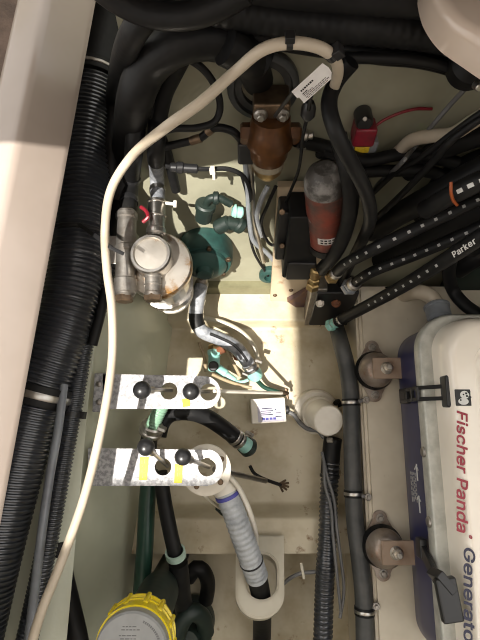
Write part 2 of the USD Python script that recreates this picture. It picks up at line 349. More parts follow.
# side deck beyond and right of the hatch
dk2 = sg.Polygon([(-.30, .66), (-.30, .40), (.22, .385), (1.1, .36), (1.1, .66), (-.30, .66)])
struct('deck_far', 'cream deck moulding roofing the far and right end of the locker', 'deck', slab(dk2, .03, None, .80), gel_cream)
struct('added_slab_far', 'added unseen cream slab that shades the far end of the locker', 'light blocker', slab(sg.Polygon([(-.75, .07), (.35, .07), (.9, .20), (.9, .42), (-.75, .42)]), .03, None, 1.25), gel_cream)  # unseen slab added to cut sun and sky off the bulkhead
# unseen notched cloth, added overhead to shape the sun patch
SX, SY, SY2, AZ = -.545, -.25, -.95, 2.2
blocker_poly = sg.Polygon([(SX, SY), (-1.15, SY), (-1.15, .20), (.50, .20), (.50, -1.66), (-1.15, -1.66), (-1.15, SY2), (SX, SY2)])
struct('sun_blocker', 'added unseen cloth overhead that shapes the sun patch', 'blocker', slab(blocker_poly, .004, None, AZ), blocker_mat)

# ================================================================== big hoses on the left
def ziptie(path, f, w=.006, head=EZ, k=1.09):
    a, T = path.at(f), path.dir(f); h = unit(head - T * (head @ T))
    return cat(path.band(f, w, k), rbox(a + h * path.r * (k + .12), (w * 1.5, w * 1.6, w * 1.2), .0008, T, np.cross(h, T)))
BPT = [(86, 150, .38), (80, 240, .375), (70, 300, .373), (54, 350, .372), (36, 398, .37), (14, 470, .37), (-10, 560, .37), (-34, 660, .37)]
BH = Path([(128, -60, .42), (114, 0, .40), (101, 56, .39), (97, 76, .385)] + BPT, 54)
t = Thing('corrugated_hose', 'fat black corrugated hose running down beside the left coaming', 'hose')
fb = BH.near(98, 74)
t.add('smooth_sleeve', BH.tube(22, cut=(0, fb)), blk, label='smooth upper length')
t.add('ribbed_tube', Path([(99, 66, .387), (97, 76, .385)] + BPT, 52).tube(24, rib=(.0078, .045)), blk_rib)
t.done()
fc = BH.near(36, 398)
t = Thing('hose_clamp', 'bright steel band with black rubber edge round the middle of the fat corrugated hose', 'hose clamp')
t.add('rubber_strip', BH.band(fc, .032, 1.12), blk); t.add('steel_band', BH.band(fc, .011, 1.17), steel)
t.done()
t = Thing('hose_clamp', 'worn band at the top of the fat corrugated hose', 'hose clamp')
t.add('rubber_strip', BH.band(fb, .022, 1.16), blk); t.add('steel_band', BH.band(fb, .006, 1.2), steel_dull)
t.done()
fz = BH.near(80, 236)
t = Thing('cable_tie', 'black tie strapping the cream cable to the fat corrugated hose', 'cable tie')
e = BH.at(fz) + EZ * BH.r * 1.02
t.add('strap', cat(BH.band(fz, .006, 1.1), bar(e + EX * .012, U(112, 248, .462), .007, .002), bar(U(109, 247, .464), U(124, 254, .455), .006, .0025)), blk_pl)
t.done()
hose('conduit', 'thin black ribbed conduit beside the fat corrugated hose', 'conduit', [(113, 240, .335), (106, 275, .335), (97, 310, .334), (84, 345, .333), (74, 400, .333), (61, 470, .333), (44, 560, .333), (27, 640, .333), (15, 690, .333)], 19, blk_rib, rib=(.0062, .07), n=16)
CO = Path([(113, 240, .335), (106, 275, .335), (97, 310, .334), (84, 345, .333), (74, 400, .333), (61, 470, .333), (44, 560, .333), (27, 640, .333), (15, 690, .333)], 19)
one('cable_tie', 'black tie round the thin ribbed conduit near the upper lever plate', 'cable tie', ziptie(CO, CO.near(72, 412), .008, EX), blk_pl)
hose('grey_pipe', 'smooth grey pipe lying between the two black corrugated hoses', 'pipe', [(64, 385, .385), (58, 430, .40), (50, 475, .40), (42, 530, .40), (36, 580, .395), (29, 640, .39), (25, 690, .39)], 9, grey_pipe)
hose('black_hose', 'smooth black hose at the bottom left corner below the cream cable', 'hose', [(57, 540, .30), (63, 575, .28), (70, 605, .27), (78, 640, .26), (84, 680, .26)], 20, blk)
hose('black_hose', 'thin black hose between the fat corrugated hose and the hull side', 'hose', [(118, 180, .31), (112, 230, .31), (107, 275, .335), (101, 310, .350), (92, 345, .350)], 10, blk)

# cream cable
CC = Path([(22, 690, .44), (30, 650, .44), (42, 610, .44), (62, 560, .43), (85, 495, .42), (103, 420, .42), (112, 360, .43), (112, 310, .445), (107, 270, .455), (105, 230, .46), (111, 190, .50), (132, 156, .53), (165, 128, 'w', .175), (200, 103, 'w', .165), (235, 72, 'w', .14), (262, 50, 'w', .15), (290, 43, 'w', .15), (318, 47, 'w', .15), (334, 58, 'w', .145), (338, 72, 'w', .13), (334, 88, 'w', .11)], 10)
one('cream_cable', 'thick cream cable looping from the bottom left up to the top centre', 'cable', CC.tube(16), cream_cable)
one('cable_tie', 'black tie on the top bend of the cream cable', 'cable tie', ziptie(CC, CC.near(288, 43), .007), blk_pl)
one('cable_tie', 'wide black tie on the cream cable just above the white paper tag', 'cable tie', ziptie(CC, CC.near(331, 55), .0085), blk_pl)
# paper tag
a, b, c = W(294, 90, .17), W(326, 60, .17), W(304, 103, .17)
ex, ey = b - a, a - c; Lx, Ly = np.linalg.norm(ex), np.linalg.norm(ey); T = basis(ex, ey, c); 
t = Thing('paper_tag', 'white printed paper tag tied at the top bend of the cream cable', 'tag')
pg = sg.Polygon([(0, 0), (Lx * .86, 0), (Lx * .97, Ly * .25), (Lx, Ly * .6), (Lx * .97, Ly), (0, Ly * 1.02), (-.001, Ly * .52), (Lx * .03, Ly * .46)])
sheet = t.add('sheet', slab(pg, .0006, T), paper)
mk = []
for yy, x0, x1, h in ((.62, .16, .55, .10), (.45, .14, .30, .05), (.36, .14, .42, .035), (.27, .14, .8, .03), (.17, .14, .86, .03), (.08, .16, .8, .02)):
    x = x0
    while x < x1:
        w = random.uniform(.03, .08); mk.append(slab(sg.box(x * Lx, yy * Ly, min(x + w, x1) * Lx, (yy + h) * Ly), .0003, T, .0006)); x += w + .018
t.add('printing', cat(*mk), mark_black, sheet); t.add('tail', Path([(294, 91, 'w', .169), (284, 104, 'w', .13), (275, 116, 'w', .085)], 4).tube(8), blk_pl)
t.done()

# ================================================================== black hoses across the top
for pp, w, lb in [([(150, -45, 'w', .06), (190, -20, 'w', .06), (260, -8, 'w', .06), (340, -2, 'w', .06), (430, 2, 'w', .06), (540, 10, 'w', .06)], 38, 'uppermost wide black hose crossing the top of the picture'),
        ([(196, 2, 'w', .07), (240, 13, 'w', .07), (300, 22, 'w', .07), (370, 28, 'w', .07), (440, 36, 'w', .07), (540, 60, 'w', .07)], 33, 'second wide black hose from the top, lightly ribbed'),
        ([(232, 34, 'w', .05), (270, 38, 'w', .05), (320, 46, 'w', .05), (380, 54, 'w', .05), (440, 62, 'w', .05), (540, 96, 'w', .05)], 20, 'black hose just above the cream cable bend, lowest of the wide ones crossing the top'),
        ([(338, 58, 'w', .08), (375, 58, 'w', .08), (415, 60, 'w', .08), (455, 70, 'w', .08), (540, 104, 'w', .08)], 11, 'thin black hose drooping above the light wall at the upper right'),
        ([(262, 62, 'w', .05), (235, 45, 'w', .055), (205, 38, 'w', .06), (172, 46, 'w', .07), (148, 68, 'w', .06), (135, 100, 'w', .06), (126, 150, .385), (121, 200, .335)], 36, 'wide black bend curving from the top down behind the left end of the cream cable'),
        ([(180, -40, 'w', .11), (156, 0, 'w', .10), (128, 45, 'w', .08), (115, 95, .42), (112, 150, .385), (110, 195, .345)], 22, 'black hose rising beside the fat corrugated hose at the top left'),
        ([(246, -10, 'w', .13), (215, 8, 'w', .13), (184, 16, 'w', .13), (150, 14, 'w', .125), (118, 0, 'w', .12), (90, -22, 'w', .12)], 27, 'wide black hose sagging across the top left corner')]:
    hose('black_hose', lb, 'hose', pp, w, blk, rib=(.012, .02) if 'ribbed' in lb else None)
t = Thing('hose_collar', 'large dusty black hose collar on the bulkhead behind the cream cable bend', 'hose collar')
o = W(263, 84, 0); r_ = S(o) * 36
t.add('flange', lathe([(r_ * .6, 0), (r_, 0), (r_, .010), (r_ * .94, .014), (r_ * .82, .016), (r_ * .78, .010), (r_ * .6, .010), (r_ * .6, 0)], o, WN, 40), blk_dusty)
t.add('hose_end', Path([(258, 80, 'w', .004), (254, 70, 'w', .04), (246, 58, 'w', .075), (225, 46, 'w', .085)], 34).tube(18), blk)
t.done()
t = Thing('rubber_grommet', 'black grommet under the cream corner at the upper right', 'grommet')
o = U(466, 78, .62); t.add('body', lathe([(0, 0), (.022, 0), (.028, .006), (.028, .03), (.02, .04), (0, .04)], o + UP * .01, (-.1, -.3, .9)), blk)
t.add('steel_end', rod(U(475, 84, .655), U(480, 88, .66), .005), steel)
t.done()

# thin looped hose and cable set, upper left
hose('thin_hose', 'thin black hose making a loop under the top hoses', 'hose', [(158, 58, 'w', .06), (180, 56, 'w', .05), (202, 68, 'w', .05), (216, 88, 'w', .05), (220, 108, 'w', .05), (214, 122, 'w', .06), (196, 128, 'w', .07), (168, 130, 'w', .08), (140, 146, 'w', .10)], 7.5, blk)
t = Thing('wire_loom', 'black taped wire loom with a plug hanging above the green pump', 'wire loom')
P1 = Path([(150, 150, 'w', .06), (178, 144, 'w', .05), (200, 138, 'w', .05), (214, 128, 'w', .05), (232, 131, 'w', .05), (243, 142, 'w', .05)], 8)
t.add('cable', P1.tube(), blk); t.add('tape', cat(P1.band(.45, .018, 1.15), P1.band(.62, .010, 1.2)), bronze, label='brown tape wrap')
t.add('plug', rbox(W(247, 150, .05), (.030, .040, .026), .004, EX, WS), blk_pl)
t.done()
t = Thing('black_cable', 'black cable with a connector running across above the chrome strainer', 'cable')
P2 = Path([(165, 166, 'w', .06), (178, 168, 'w', .06), (205, 169, 'w', .06), (228, 169, 'w', .06), (243, 176, 'w', .06), (250, 190, 'w', .06), (252, 208, 'w', .05)], 4.5)
t.add('cable', P2.tube(8), blk); t.add('connector', cat(rod(W(170, 167, .06), W(198, 169, .06), .0075), rod(W(176, 167, .06), W(184, 168, .06), .0095)), blk_pl)
t.done()
one('cable_tie', 'white tie hanging from the black cable above the green pump', 'cable tie', cat(ziptie(P2, P2.near(213, 169), .006, WN, 1.3), bar(W(213, 166, .07), W(214, 180, .066), .005, .0015, WN)), white_pl)

# ================================================================== chrome raw water strainer
t = Thing('water_strainer', 'round stainless raw water strainer with rust-spotted lid and clear bowl', 'strainer')
C0 = U(150, 253, .40); cx, cy = C0[0], C0[1]; k = S(C0)
bowl = t.add('bowl', lathe([(0, .17), (.044, .17), (.05, .178), (.052, .20), (.053, .30), (.055, .342), (0, .342)], (cx, cy, 0), EZ, 48), steel)
bowl['mesh'] = lathe([(0, .15), (.042, .15), (.047, .156), (.052, .25), (.055, .342), (0, .342)], (cx, cy, 0), EZ, 22); bowl['smooth'] = 8
t.add('sunlit_bowl_rim', lathe([(.040, .148), (.047, .148), (.050, .155), (.049, .163), (.040, .165)], (cx, cy, 0), EZ, 48), white_pl, bowl)  # white here stands in for sun on the rim
for z in (.22, .30): t.add('bowl_ring', lathe([(.046, z), (.0555, z + .002), (.0558, z + .006), (.046, z + .008)], (cx, cy, 0), EZ, 48), steel, bowl)
t.add('body', lathe([(0, .338), (.058, .338), (.061, .343), (.061, .356), (.058, .361), (.04, .363), (0, .363)], (cx + .006, cy - .006, 0), EZ, 48), steel_rust)
lid = t.add('lid', lathe([(0, .362), (.032, .362), (.034, .366), (.034, .388), (.032, .394), (.029, .396), (.027, .394), (.006, .395), (0, .395)], (cx, cy, 0), EZ, 48), steel_rust)
t.add('lid_rim', lathe([(.028, .390), (.033, .390), (.035, .394), (.033, .399), (.029, .399), (.028, .396)], (cx, cy, 0), EZ, 48), steel, lid)
for x0, y0, x1, y1, z, w in ((127, 210, 125, 297, .375, 19), (153, 275, 153, 297, .375, 16), (157, 200, 156, 236, .385, 17)):
    p, q_ = U(x0, y0, z), U(x1, y1, z); r = S(p) * w / 2; d = unit(q_ - p)
    mm = [rod(p, q_, r, 24)]
    for fr in ((.03, .12), (.42, .5), (.78, .98)): mm.append(rod(p + (q_ - p) * fr[0], p + (q_ - p) * fr[1], r * 1.14, 24))
    t.add('pipe_port', cat(*mm), steel_dull if x0 < 155 else steel)
for x0, y0 in ((124, 299), (153, 298)):
    p = U(x0, y0 - 4, .375); q_ = U(x0, y0 + 3, .375); t.add('port_nut', hexrod(p, q_, S(p) * 9.5), bronze)
t.add('mounting_bracket', cat(bar(U(102, 250, .374), U(134, 250, .374), .052, .004), bar(U(98, 246, .376), U(98, 258, .376), .02, .012)), steel_dull)
t.add('tap', cat(rod(U(166, 203, .39), U(174, 204, .40), .003), rbox(U(175, 204, .40), (.006, .012, .005), .001)), white_pl)
t.add('leg', rod((cx, cy, .02), (cx, cy, .152), .012), steel_dull)
t.done()
HB = Path([(168, 44, 'w', .022), (152, 70, 'w', .022), (142, 96, 'w', .022), (137, 120, 'w', .03), (134, 150, 'w', .05), (131, 180, .36), (128, 212, .366)], 19)
t = Thing('inlet_hose', 'black hose joining the strainer from above, left of the grey one', 'hose'); t.add('tube', HB.tube(16), blk)
t.add('clamp_band', cat(HB.band(.93, .010, 1.14), HB.band(.80, .010, 1.14)), blk_pl); t.done()
HG = Path([(198, 30, 'w', .02), (184, 52, 'w', .02), (172, 75, 'w', .02), (163, 95, 'w', .02), (158, 120, 'w', .03), (156, 150, 'w', .06), (157, 178, .372), (158, 205, .382)], 17)
t = Thing('outlet_hose', 'mottled grey hose joining the strainer from above, its upper length blackened as shade', 'hose'); fg = HG.near(155, 160); t.add('tube', HG.tube(16, cut=(fg - .02, 1)), grey_hose); sg_ = HG.seg(0, fg); t.add('shade_length', sweep(sg_, np.full(len(sg_), HG.r * 1.1), 16), blk)  # upper length coloured black for the shade it runs into
t.add('clamp_band', HG.band(.90, .010, 1.12), steel); t.done()
hose('black_hose', 'slim black hose hanging between grey strainer hose and bulkhead', 'hose', [(152, 70, 'w', .03), (150, 110, 'w', .03), (166, 150, 'w', .03), (176, 190, 'w', .02)], 11, blk)
one('red_wire_end', 'short red wire wrapped beside the strainer inlet', 'wire', Path([(143, 222, .41), (148, 217, .415), (146, 211, .41), (141, 207, .405)], 4).tube(8), red_wire)

# ================================================================== green pump
o = W(206, 245, 0); k = S(o)
t = Thing('bilge_pump', 'verdigris bronze pump with a round domed cover on the bulkhead', 'pump')
body = t.add('body', lathe([(0, 0), (k * 26, 0), (k * 27, .01), (k * 27, .040), (k * 25, .050), (0, .052)], o, WN, 44), verd)
t.add('cover', lathe([(0, .048), (k * 22, .048), (k * 21, .058), (k * 15, .068), (k * 9, .072), (k * 7, .082), (0, .084)], o, WN, 44), verd, body)
bl = [hexrod(o + (EX * math.cos(a) + WS * math.sin(a)) * k * 23.6 + WN * .048, o + (EX * math.cos(a) + WS * math.sin(a)) * k * 23.6 + WN * .056, .0055) for a in np.arange(6) * math.pi / 3 + .3]
for b_ in bl: t.add('bolt', b_, bronze, body)
t.add('upper_neck', cat(rod(W(203, 220, .03), W(206, 203, .03), k * 7.5), rod(W(205, 209, .03), W(206, 203, .03), k * 9), rod(W(216, 228, .03), W(230, 222, .03), k * 7)), dark_valve)
t.add('elbow', cat(Path([(206, 206, 'w', .03), (209, 199, 'w', .035), (219, 198, 'w', .035), (231, 204, 'w', .035)], 8).tube(14), rod(W(213, 198, .035), W(219, 198, .035), k * 5.5)), dark_valve)
t.add('side_outlet', cat(rod(W(226, 222, .03), W(242, 226, .03), k * 6), rod(W(236, 223, .03), W(243, 227, .03), k * 7.5)), dark_valve)
t.add('green_collar', cat(rod(W(232, 211, .035), W(243, 213, .035), k * 5), rod(W(234, 211, .035), W(237, 211, .035), k * 6)), mint)
t.add('outlet_spout', cat(rod(W(203, 268, .03), W(202, 284, .05), k * 5.5), rod(W(202, 282, .05), W(201, 288, .052), k * 7)), steel_dull)
t.done()
# grey hose from the pump to the bilge
GH = Path([(201, 286, 'w', .055), (198, 300, .13), (196, 318, .12), (202, 331, .11), (218, 338, .10), (234, 346, .09), (244, 357, .075), (251, 368, .06)], 14)
t = Thing('drain_hose', 'grey hose with a black sleeve dropping from the pump to a mint fitting', 'hose')
t.add('tube', GH.tube(16), grey_hose)
f = GH.near(196, 318)
t.add('black_sleeve', sweep(GH.seg(f - .06, f + .06), np.full(len(GH.seg(f - .06, f + .06)), GH.r * 1.06), 16), blk)
P = GH.seg(.50, .93) + WN * 0 + EZ * GH.r * .98
t.add('black_strip', sweep(P, np.full(len(P), .0035), 8), blk_pl)
t.done()
fe = GH.at(1); fd = GH.dir(1)
t = Thing('pipe_fitting', 'mint green pipe fitting with steel clamps at the end of the grey drain hose', 'fitting')
t.add('clamp_band', cat(rod(fe - fd * .012, fe - fd * .004, GH.r * 1.15), rod(fe, fe + fd * .008, GH.r * 1.18)), steel)
t.add('clamp_screw', hexrod(fe + A3([.01, .018, .012]), fe + A3([.026, .012, .014]), .005), steel); t.add('clamp_screw', hexrod(fe + A3([-.006, -.018, .014]), fe + A3([-.02, -.012, .014]), .004), steel)
t.add('barb', lathe([(0, 0), (.018, 0), (.018, .012), (.016, .022), (.011, .027), (0, .028)], fe + fd * .006, fd), mint)
t.done()
hose('ground_wire', 'dark green wire trailing from the drain fitting to the end of the upper rod', 'wire', [(255, 378, .045), (264, 387, .03), (275, 391, .025), (286, 394, .02)], 4.5, grn_rub)
# brass tee in the sunlit corner
t = Thing('brass_tee', 'small brass and mint tee fitting under the grey drain hose', 'fitting')
o = U(214, 366, .05)
t.add('tee_body', cat(rod(o + A3([0, .035, -.004]), o + A3([0, -.012, 0]), .014), rod(o, o + A3([.03, -.02, 0]), .011), hexrod(o + A3([0, .038, -.004]), o + A3([0, .024, -.002]), .017)), mint)
t.add('brass_nut', hexrod(o + A3([0, .05, -.006]), o + A3([0, .036, -.004]), .015), brass)
t.add('black_cap', rod(o + A3([0, 0, .0]), o + A3([0, -.004, .03]), .012), blk_pl)
t.add('nozzle', rod(o + A3([.026, -.017, 0]), o + A3([.05, -.034, -.006]), .008), mint)
t.done()
one('rusty_elbow', 'rusty pipe elbow on the floor behind the brass tee', 'pipe elbow', Path([(216, 352, .05), (226, 348, .045), (236, 351, .04), (238, 358, .05)], 9).tube(12), rust)
for i, (pp, lb) in enumerate([([(199, 342, .05), (204, 356, .045), (206, 372, .045)], 'tan tube left of the brass tee'), ([(222, 340, .06), (231, 358, .05), (240, 376, .045)], 'tan tube slanting right of the brass tee'),
                              ([(212, 374, .07), (225, 380, .06), (240, 385, .05), (252, 388, .05)], 'tan tube passing under the brass tee to the upper rod')]):
    hose('thin_tube', lb, 'tube', pp, 3.5, tan_wire, n=8)
hose('thin_tube', 'pale green tube curling below the brass tee', 'tube', [(222, 370, .05), (229, 378, .05), (240, 382, .045), (248, 380, .04)], 3.5, mint, n=8)
hose('white_cable', 'white cable curving across the floor beyond the drain hose', 'cable', [(204, 318, .05), (222, 322, .05), (240, 331, .045), (253, 345, .04), (259, 362, .03)], 5, pvc)
# wire harness right of the pump
for i, (pp, w, mt, lb) in enumerate([([(245, 158, 'w', .05), (248, 190, 'w', .05), (249, 215, 'w', .04), (253, 240, 'w', .03), (266, 252, 'w', .02), (275, 262, 'w', .02)], 5, grey_pl, 'grey tube of the harness, furthest left'),
        ([(250, 158, 'w', .055), (252, 190, 'w', .055), (253, 218, 'w', .05), (258, 238, 'w', .03), (264, 262, 'w', .02)], 5, steel, 'silver tube in the middle of the harness'),
        ([(268, 186, 'w', .05), (261, 200, 'w', .06), (257, 218, 'w', .05), (262, 236, 'w', .03)], 5, grey_pl, 'grey tube joining the harness from the amber filter'),
        ([(276, 186, 'w', .045), (268, 204, 'w', .05), (261, 225, 'w', .04), (270, 244, 'w', .03), (284, 243, 'w', .035)], 3.5, blk, 'black wire looping from the harness to the black solenoid'),
        ([(242, 176, 'w', .04), (247, 196, 'w', .035), (248, 222, 'w', .03), (254, 252, 'w', .02), (268, 276, 'w', .01)], 3, blk, 'thin black wire behind the harness')]):
    hose('harness_tube' if mt is not blk else 'harness_wire', lb, 'tube' if mt is not blk else 'wire', pp, w, mt, n=10)
o = W(272, 268, 0)
one('pipe_stub', 'green pipe stub half hidden behind the lower edge of the stained board', 'pipe', lathe([(0, 0), (.024, 0), (.026, .004), (.026, .014), (.02, .018), (.014, .018), (.014, .008), (0, .008)], W(270, 272, 0), WN), verd)

# ================================================================== amber filter
p0, p1 = W(267, 177, .055), W(272, 105, .055); k = S(p0); ax = unit(p1 - p0); L = np.linalg.norm(p1 - p0)
t = Thing('fuel_filter', 'amber filter with a pale ring hanging on the bulkhead', 'filter')
t.add('drain_bowl', lathe([(0, 0), (k * 7, 0), (k * 11, .008), (k * 14, L * .12), (k * 14.5, L * .22), (0, L * .22)], p0, ax), brass)
t.add('pale_ring', lathe([(0, L * .2), (k * 15.5, L * .2), (k * 15.5, L * .3), (0, L * .3)], p0, ax), M('dull_ring', (.26, .23, .17), (.2, .17, .12), 30, rough=.5))
hd = t.add('head', lathe([(0, L * .29), (k * 16, L * .29), (k * 18, L * .36), (k * 19, L * .5), (k * 22, L * .53), (k * 22, L * .66), (k * 19, L * .72), (k * 17, L * .86), (0, L * .86)], p0, ax, 40), gold)
c = p0 + ax * L * .64
t.add('side_port', hexrod(c - EX * k * 27, c - EX * k * 16, .016), gold, hd); t.add('side_port', hexrod(c + EX * k * 16, c + EX * k * 28, .016), gold, hd)
br = t.add('bracket', rbox(p0 + ax * L * .92 - WN * .02, (k * 32, .03, .05), .004, EX, ax), bronze)
for s_ in (-1, 1):
    b_ = p0 + ax * L * .92 + EX * k * 9.5 * s_; t.add('bolt', cat(rod(b_, b_ + WN * .012, .010), hexrod(b_ + WN * .010, b_ + WN * .018, .006)), steel_dull, br)
for dy in (.50, .62):
    b_ = p0 + ax * L * dy + EX * k * 30; t.add('steel_lug', cat(rod(b_ - EX * .006, b_ + EX * .008, .010), rod(b_ + EX * .006, b_ + EX * .016, .007)), steel)
t.done()
t = Thing('sensor_wire', 'black wire with a bead running down right of the amber filter', 'wire')
SW = Path([(311, 96, 'w', .14), (307, 118, 'w', .09), (303, 136, 'w', .09), (301, 155, 'w', .08), (298, 172, 'w', .07), (291, 190, 'w', .06), (284, 206, 'w', .05)], 3.5)
t.add('lead', SW.tube(8), blk); t.add('bead', lathe([(0, 0), (.006, 0), (.010, .006), (.010, .018), (.006, .026), (0, .026)], SW.at(SW.near(308, 112)) - WS * .01, WS), blk_pl)
t.done()

# ================================================================== board with hydraulic pump
t = Thing('mounting_board', 'stained cream board screwed to the bulkhead behind the red motor', 'board')
BO = .035
pl = t.add('panel', soft_slab(wpoly([(278, 188), (270, 304), (326, 310), (332, 188)], BO), .018, .002, WT, BO - .018), board_m)
for x, y in ((284, 192), (280, 290), (315, 295), (318, 190)): t.add('standoff', rod(W(x, y, 0), W(x, y, BO - .016), .010), steel_dull)
for x, y in ((275, 295), (293, 196), (291, 290)):
    b_ = W(x, y, BO); t.add('screw', lathe([(0, 0), (.005, 0), (.005, .002), (.003, .004), (0, .004)], b_, WN, 14), bronze, pl)
t.done()
t = Thing('solenoid_switch', 'black solenoid block on the board left of the red motor', 'solenoid')
def wbox(x0, y0, x1, y1, o0, o1, r=.004):
    a, b = W(x0, y0, (o0 + o1) / 2), W(x1, y1, (o0 + o1) / 2); d = b - a; return rbox((a + b) / 2, (abs(d @ EX), abs(d @ WS), o1 - o0), r, EX, WS)
t.add('terminal_strip', wbox(279, 204, 291, 252, BO + .001, BO + .045), blk_pl)
t.add('case', wbox(289, 204, 311, 266, BO + .001, BO + .065), blk)
t.add('cover_lip', wbox(287, 250, 312, 267, BO + .001, BO + .07), blk_pl)
for y in (212, 246): t.add('terminal_nut', hexrod(W(282, y, BO + .045), W(282, y, BO + .055), .006), bronze)
t.done()
p0, p1 = W(327, 246, BO + .05), W(325, 168, BO + .055); k = S(p0); ax = unit(p1 - p0); L = np.linalg.norm(p1 - p0); k *= .97
t = Thing('hydraulic_motor', 'rusty dark red motor cylinder with scuffed end dome on the board', 'motor')
t.add('lower_cap', lathe([(0, 0), (k * 17, 0), (k * 19.5, .006), (k * 19.5, L * .12), (0, L * .12)], p0, ax, 40), blk)
can = t.add('can', lathe([(0, L * .1), (k * 18.5, L * .1), (k * 18.5, L * .80), (0, L * .80)], p0, ax, 40), motor_red)
t.add('end_dome', lathe([(0, L * .79), (k * 18.8, L * .79), (k * 18.5, L * .88), (k * 15, L * .96), (k * 9, L), (0, L)], p0, ax, 40), M('scuffed_paint', (.06, .055, .05), (.22, .21, .2), 40, .45, .62, rough=.5, bump=.5))
# rating plate wrapped on the can
def wrap(o, ax, rad, a0, a1, h0, h1, th, n=8):
    side = unit(np.cross(ax, WN)); nn = unit(np.cross(side, ax)); v = []
    for a in np.linspace(a0, a1, n + 1):
        d = nn * math.cos(a) + side * math.sin(a)
        for h in (h0, h1):
            v += [o + ax * h + d * rad, o + ax * h + d * (rad + th)]
    f = []
    for i in range(n):
        b = i * 4
        for q4 in ((1, 3, 7, 5), (0, 4, 6, 2), (0, 1, 5, 4), (2, 6, 7, 3)): f += [(b + q4[0], b + q4[1], b + q4[2]), (b + q4[0], b + q4[2], b + q4[3])]
    e = n * 4; f += [(0, 2, 3), (0, 3, 1), (e, e + 1, e + 3), (e, e + 3, e + 2)]
    m = trimesh.Trimesh(v, f); m.fix_normals(); return m
lb = t.add('rating_plate', wrap(p0, ax, k * 18.5, -.55, .45, L * .24, L * .32, .0006), paper, can)
t.add('printing', cat(*[wrap(p0, ax, k * 18.5 + .0005, a, a + .14, L * y, L * (y + .018), .0004, 2) for y in (.255, .29) for a in (-.40, -.20, 0., .2)]), mark_black, can)
t.done()
# manifold
def wpt(x, y, o): return W(x, y, o)
t = Thing('valve_block', 'black hydraulic valve block with two bolts below the red motor', 'valve block')
blkb = t.add('block', wbox(316, 284, 346, 317, BO + .001, BO + .05, .003), blk_pl)
t.add('end_plate', wbox(311, 281, 317, 318, BO + .002, BO + .046, .002), steel_dull)
t.add('bolt', cat(rod(W(320, 303, BO + .05), W(320, 303, BO + .054), .0105), hexrod(W(320, 303, BO + .054), W(320, 303, BO + .062), .008)), steel, blkb)
t.add('bolt', cat(rod(W(336, 303, BO + .05), W(336, 303, BO + .054), .0105), hexrod(W(336, 303, BO + .054), W(336, 303, BO + .062), .008)), rust, blkb)
t.add('pointed_bracket', slab(wpoly([(287, 297), (309, 285), (309, 306), (303, 308)], BO), .012, WT, BO + .0015), purple_rust)
t.add('lower_boss', cat(rod(W(320, 318, BO + .03), W(320, 328, BO + .03), .016), rod(W(319, 326, BO + .03), W(322, 332, BO + .03), .013)), rust)
t.done()
def fitting(name, label, q0, q1, r, mat1, mat2, grp=None):
    q0, q1 = A3(q0), A3(q1); d = q1 - q0; t = Thing(name, label, 'hose fitting', grp)
    t.add('hex_nut', cat(hexrod(q0, q0 + d * .3, r * 1.2), hexrod(q0 + d * .36, q0 + d * .55, r * 1.05)), mat1)
    t.add('ferrule', cat(rod(q0 + d * .25, q0 + d * .65, r * .8), rod(q0 + d * .6, q1, r)), mat2); t.done()
H1 = Path([(336, 273, 'w', .115), (347, 263, 'w', .14), (380, 246, 'w', .17), (430, 222, 'w', .15), (500, 190, 'w', .12), (560, 165, 'w', .12)], 13)
H2 = Path([(352, 285, 'w', .105), (372, 272, 'w', .13), (415, 255, 'w', .14), (460, 236, 'w', .15), (500, 218, 'w', .15), (560, 192, 'w', .15)], 12)
H3 = Path([(337, 322, 'w', .125), (350, 315, 'w', .13), (398, 289, 'w', .17), (450, 257, 'w', .20), (500, 224, 'w', .21), (560, 186, 'w', .21)], 14)
def print_dots(P, f0, f1, step, w, h, mat_, side):
    ms = []; f = f0
    while f < f1:
        a, T = P.at(f), P.dir(f); sd = CAM - a; n = unit(sd - T * (sd @ T)); b = np.cross(n, T)
        ms.append(rbox(a + n * P.r * .985, (w, h, P.r * .08), P.r * .035, T, b)); f += step / P.t[-1]
    return cat(*ms)
for Pp, lb in ((H1, 'white-dotted black hydraulic hose, uppermost of the three leaving the valve block'), (H2, 'white-dotted black hydraulic hose, middle of the three leaving the valve block'), (H3, 'white-dotted black hydraulic hose, lowest of the three, with large white lettering')):
    t = Thing('hydraulic_hose', lb, 'hose', ); tb = t.add('tube', Pp.tube(16), blk)
    side = unit(A3([-.15, -.35, 1.]) - 0)
    f1 = .9 if Pp is not H3 else Pp.near(446, 259)
    t.add('printed_dots', print_dots(Pp, Pp.near(345, 265) + .04, f1, .0225, .0052, .0048, mark_dot, side), mark_dot, tb)
    if Pp is H3:
        fa, fb2 = Pp.near(456, 253), Pp.near(479, 238); h = S(Pp.at(fa)) * 5.6; ws = A3([.66, .6, .42, .6, .62, .45]); cs = (np.r_[0, np.cumsum(ws)] / ws.sum())
        for ch, c0_, c1_ in zip('Parker', cs[:-1], cs[1:]):
            a, b = Pp.at(fa + (fb2 - fa) * c0_), Pp.at(fa + (fb2 - fa) * c1_); d = unit(b - a); n = CAM - a; n = unit(n - d * (n @ d)); up = np.cross(n, d)
            t.add('lettering', text(ch, h, basis(d, up, a + n * Pp.r * .80 - up * h * .45), True, .2, np.linalg.norm(b - a) * .9, Pp.r * .24), mark_white, tb)
    t.done()
d1 = unit(H1.P[0] - H1.P[4]); fitting('hose_fitting', 'brass and steel fitting of the uppermost hydraulic hose', H1.P[0] + d1 * .038, H1.P[0] - d1 * .012, .0125, brass, steel_dull)
d1 = unit(H2.P[0] - H2.P[4]); fitting('hose_fitting', 'grey steel fitting of the middle hydraulic hose', H2.P[0] + d1 * .022, H2.P[0] - d1 * .02, .015, grey_pl, steel_dull)
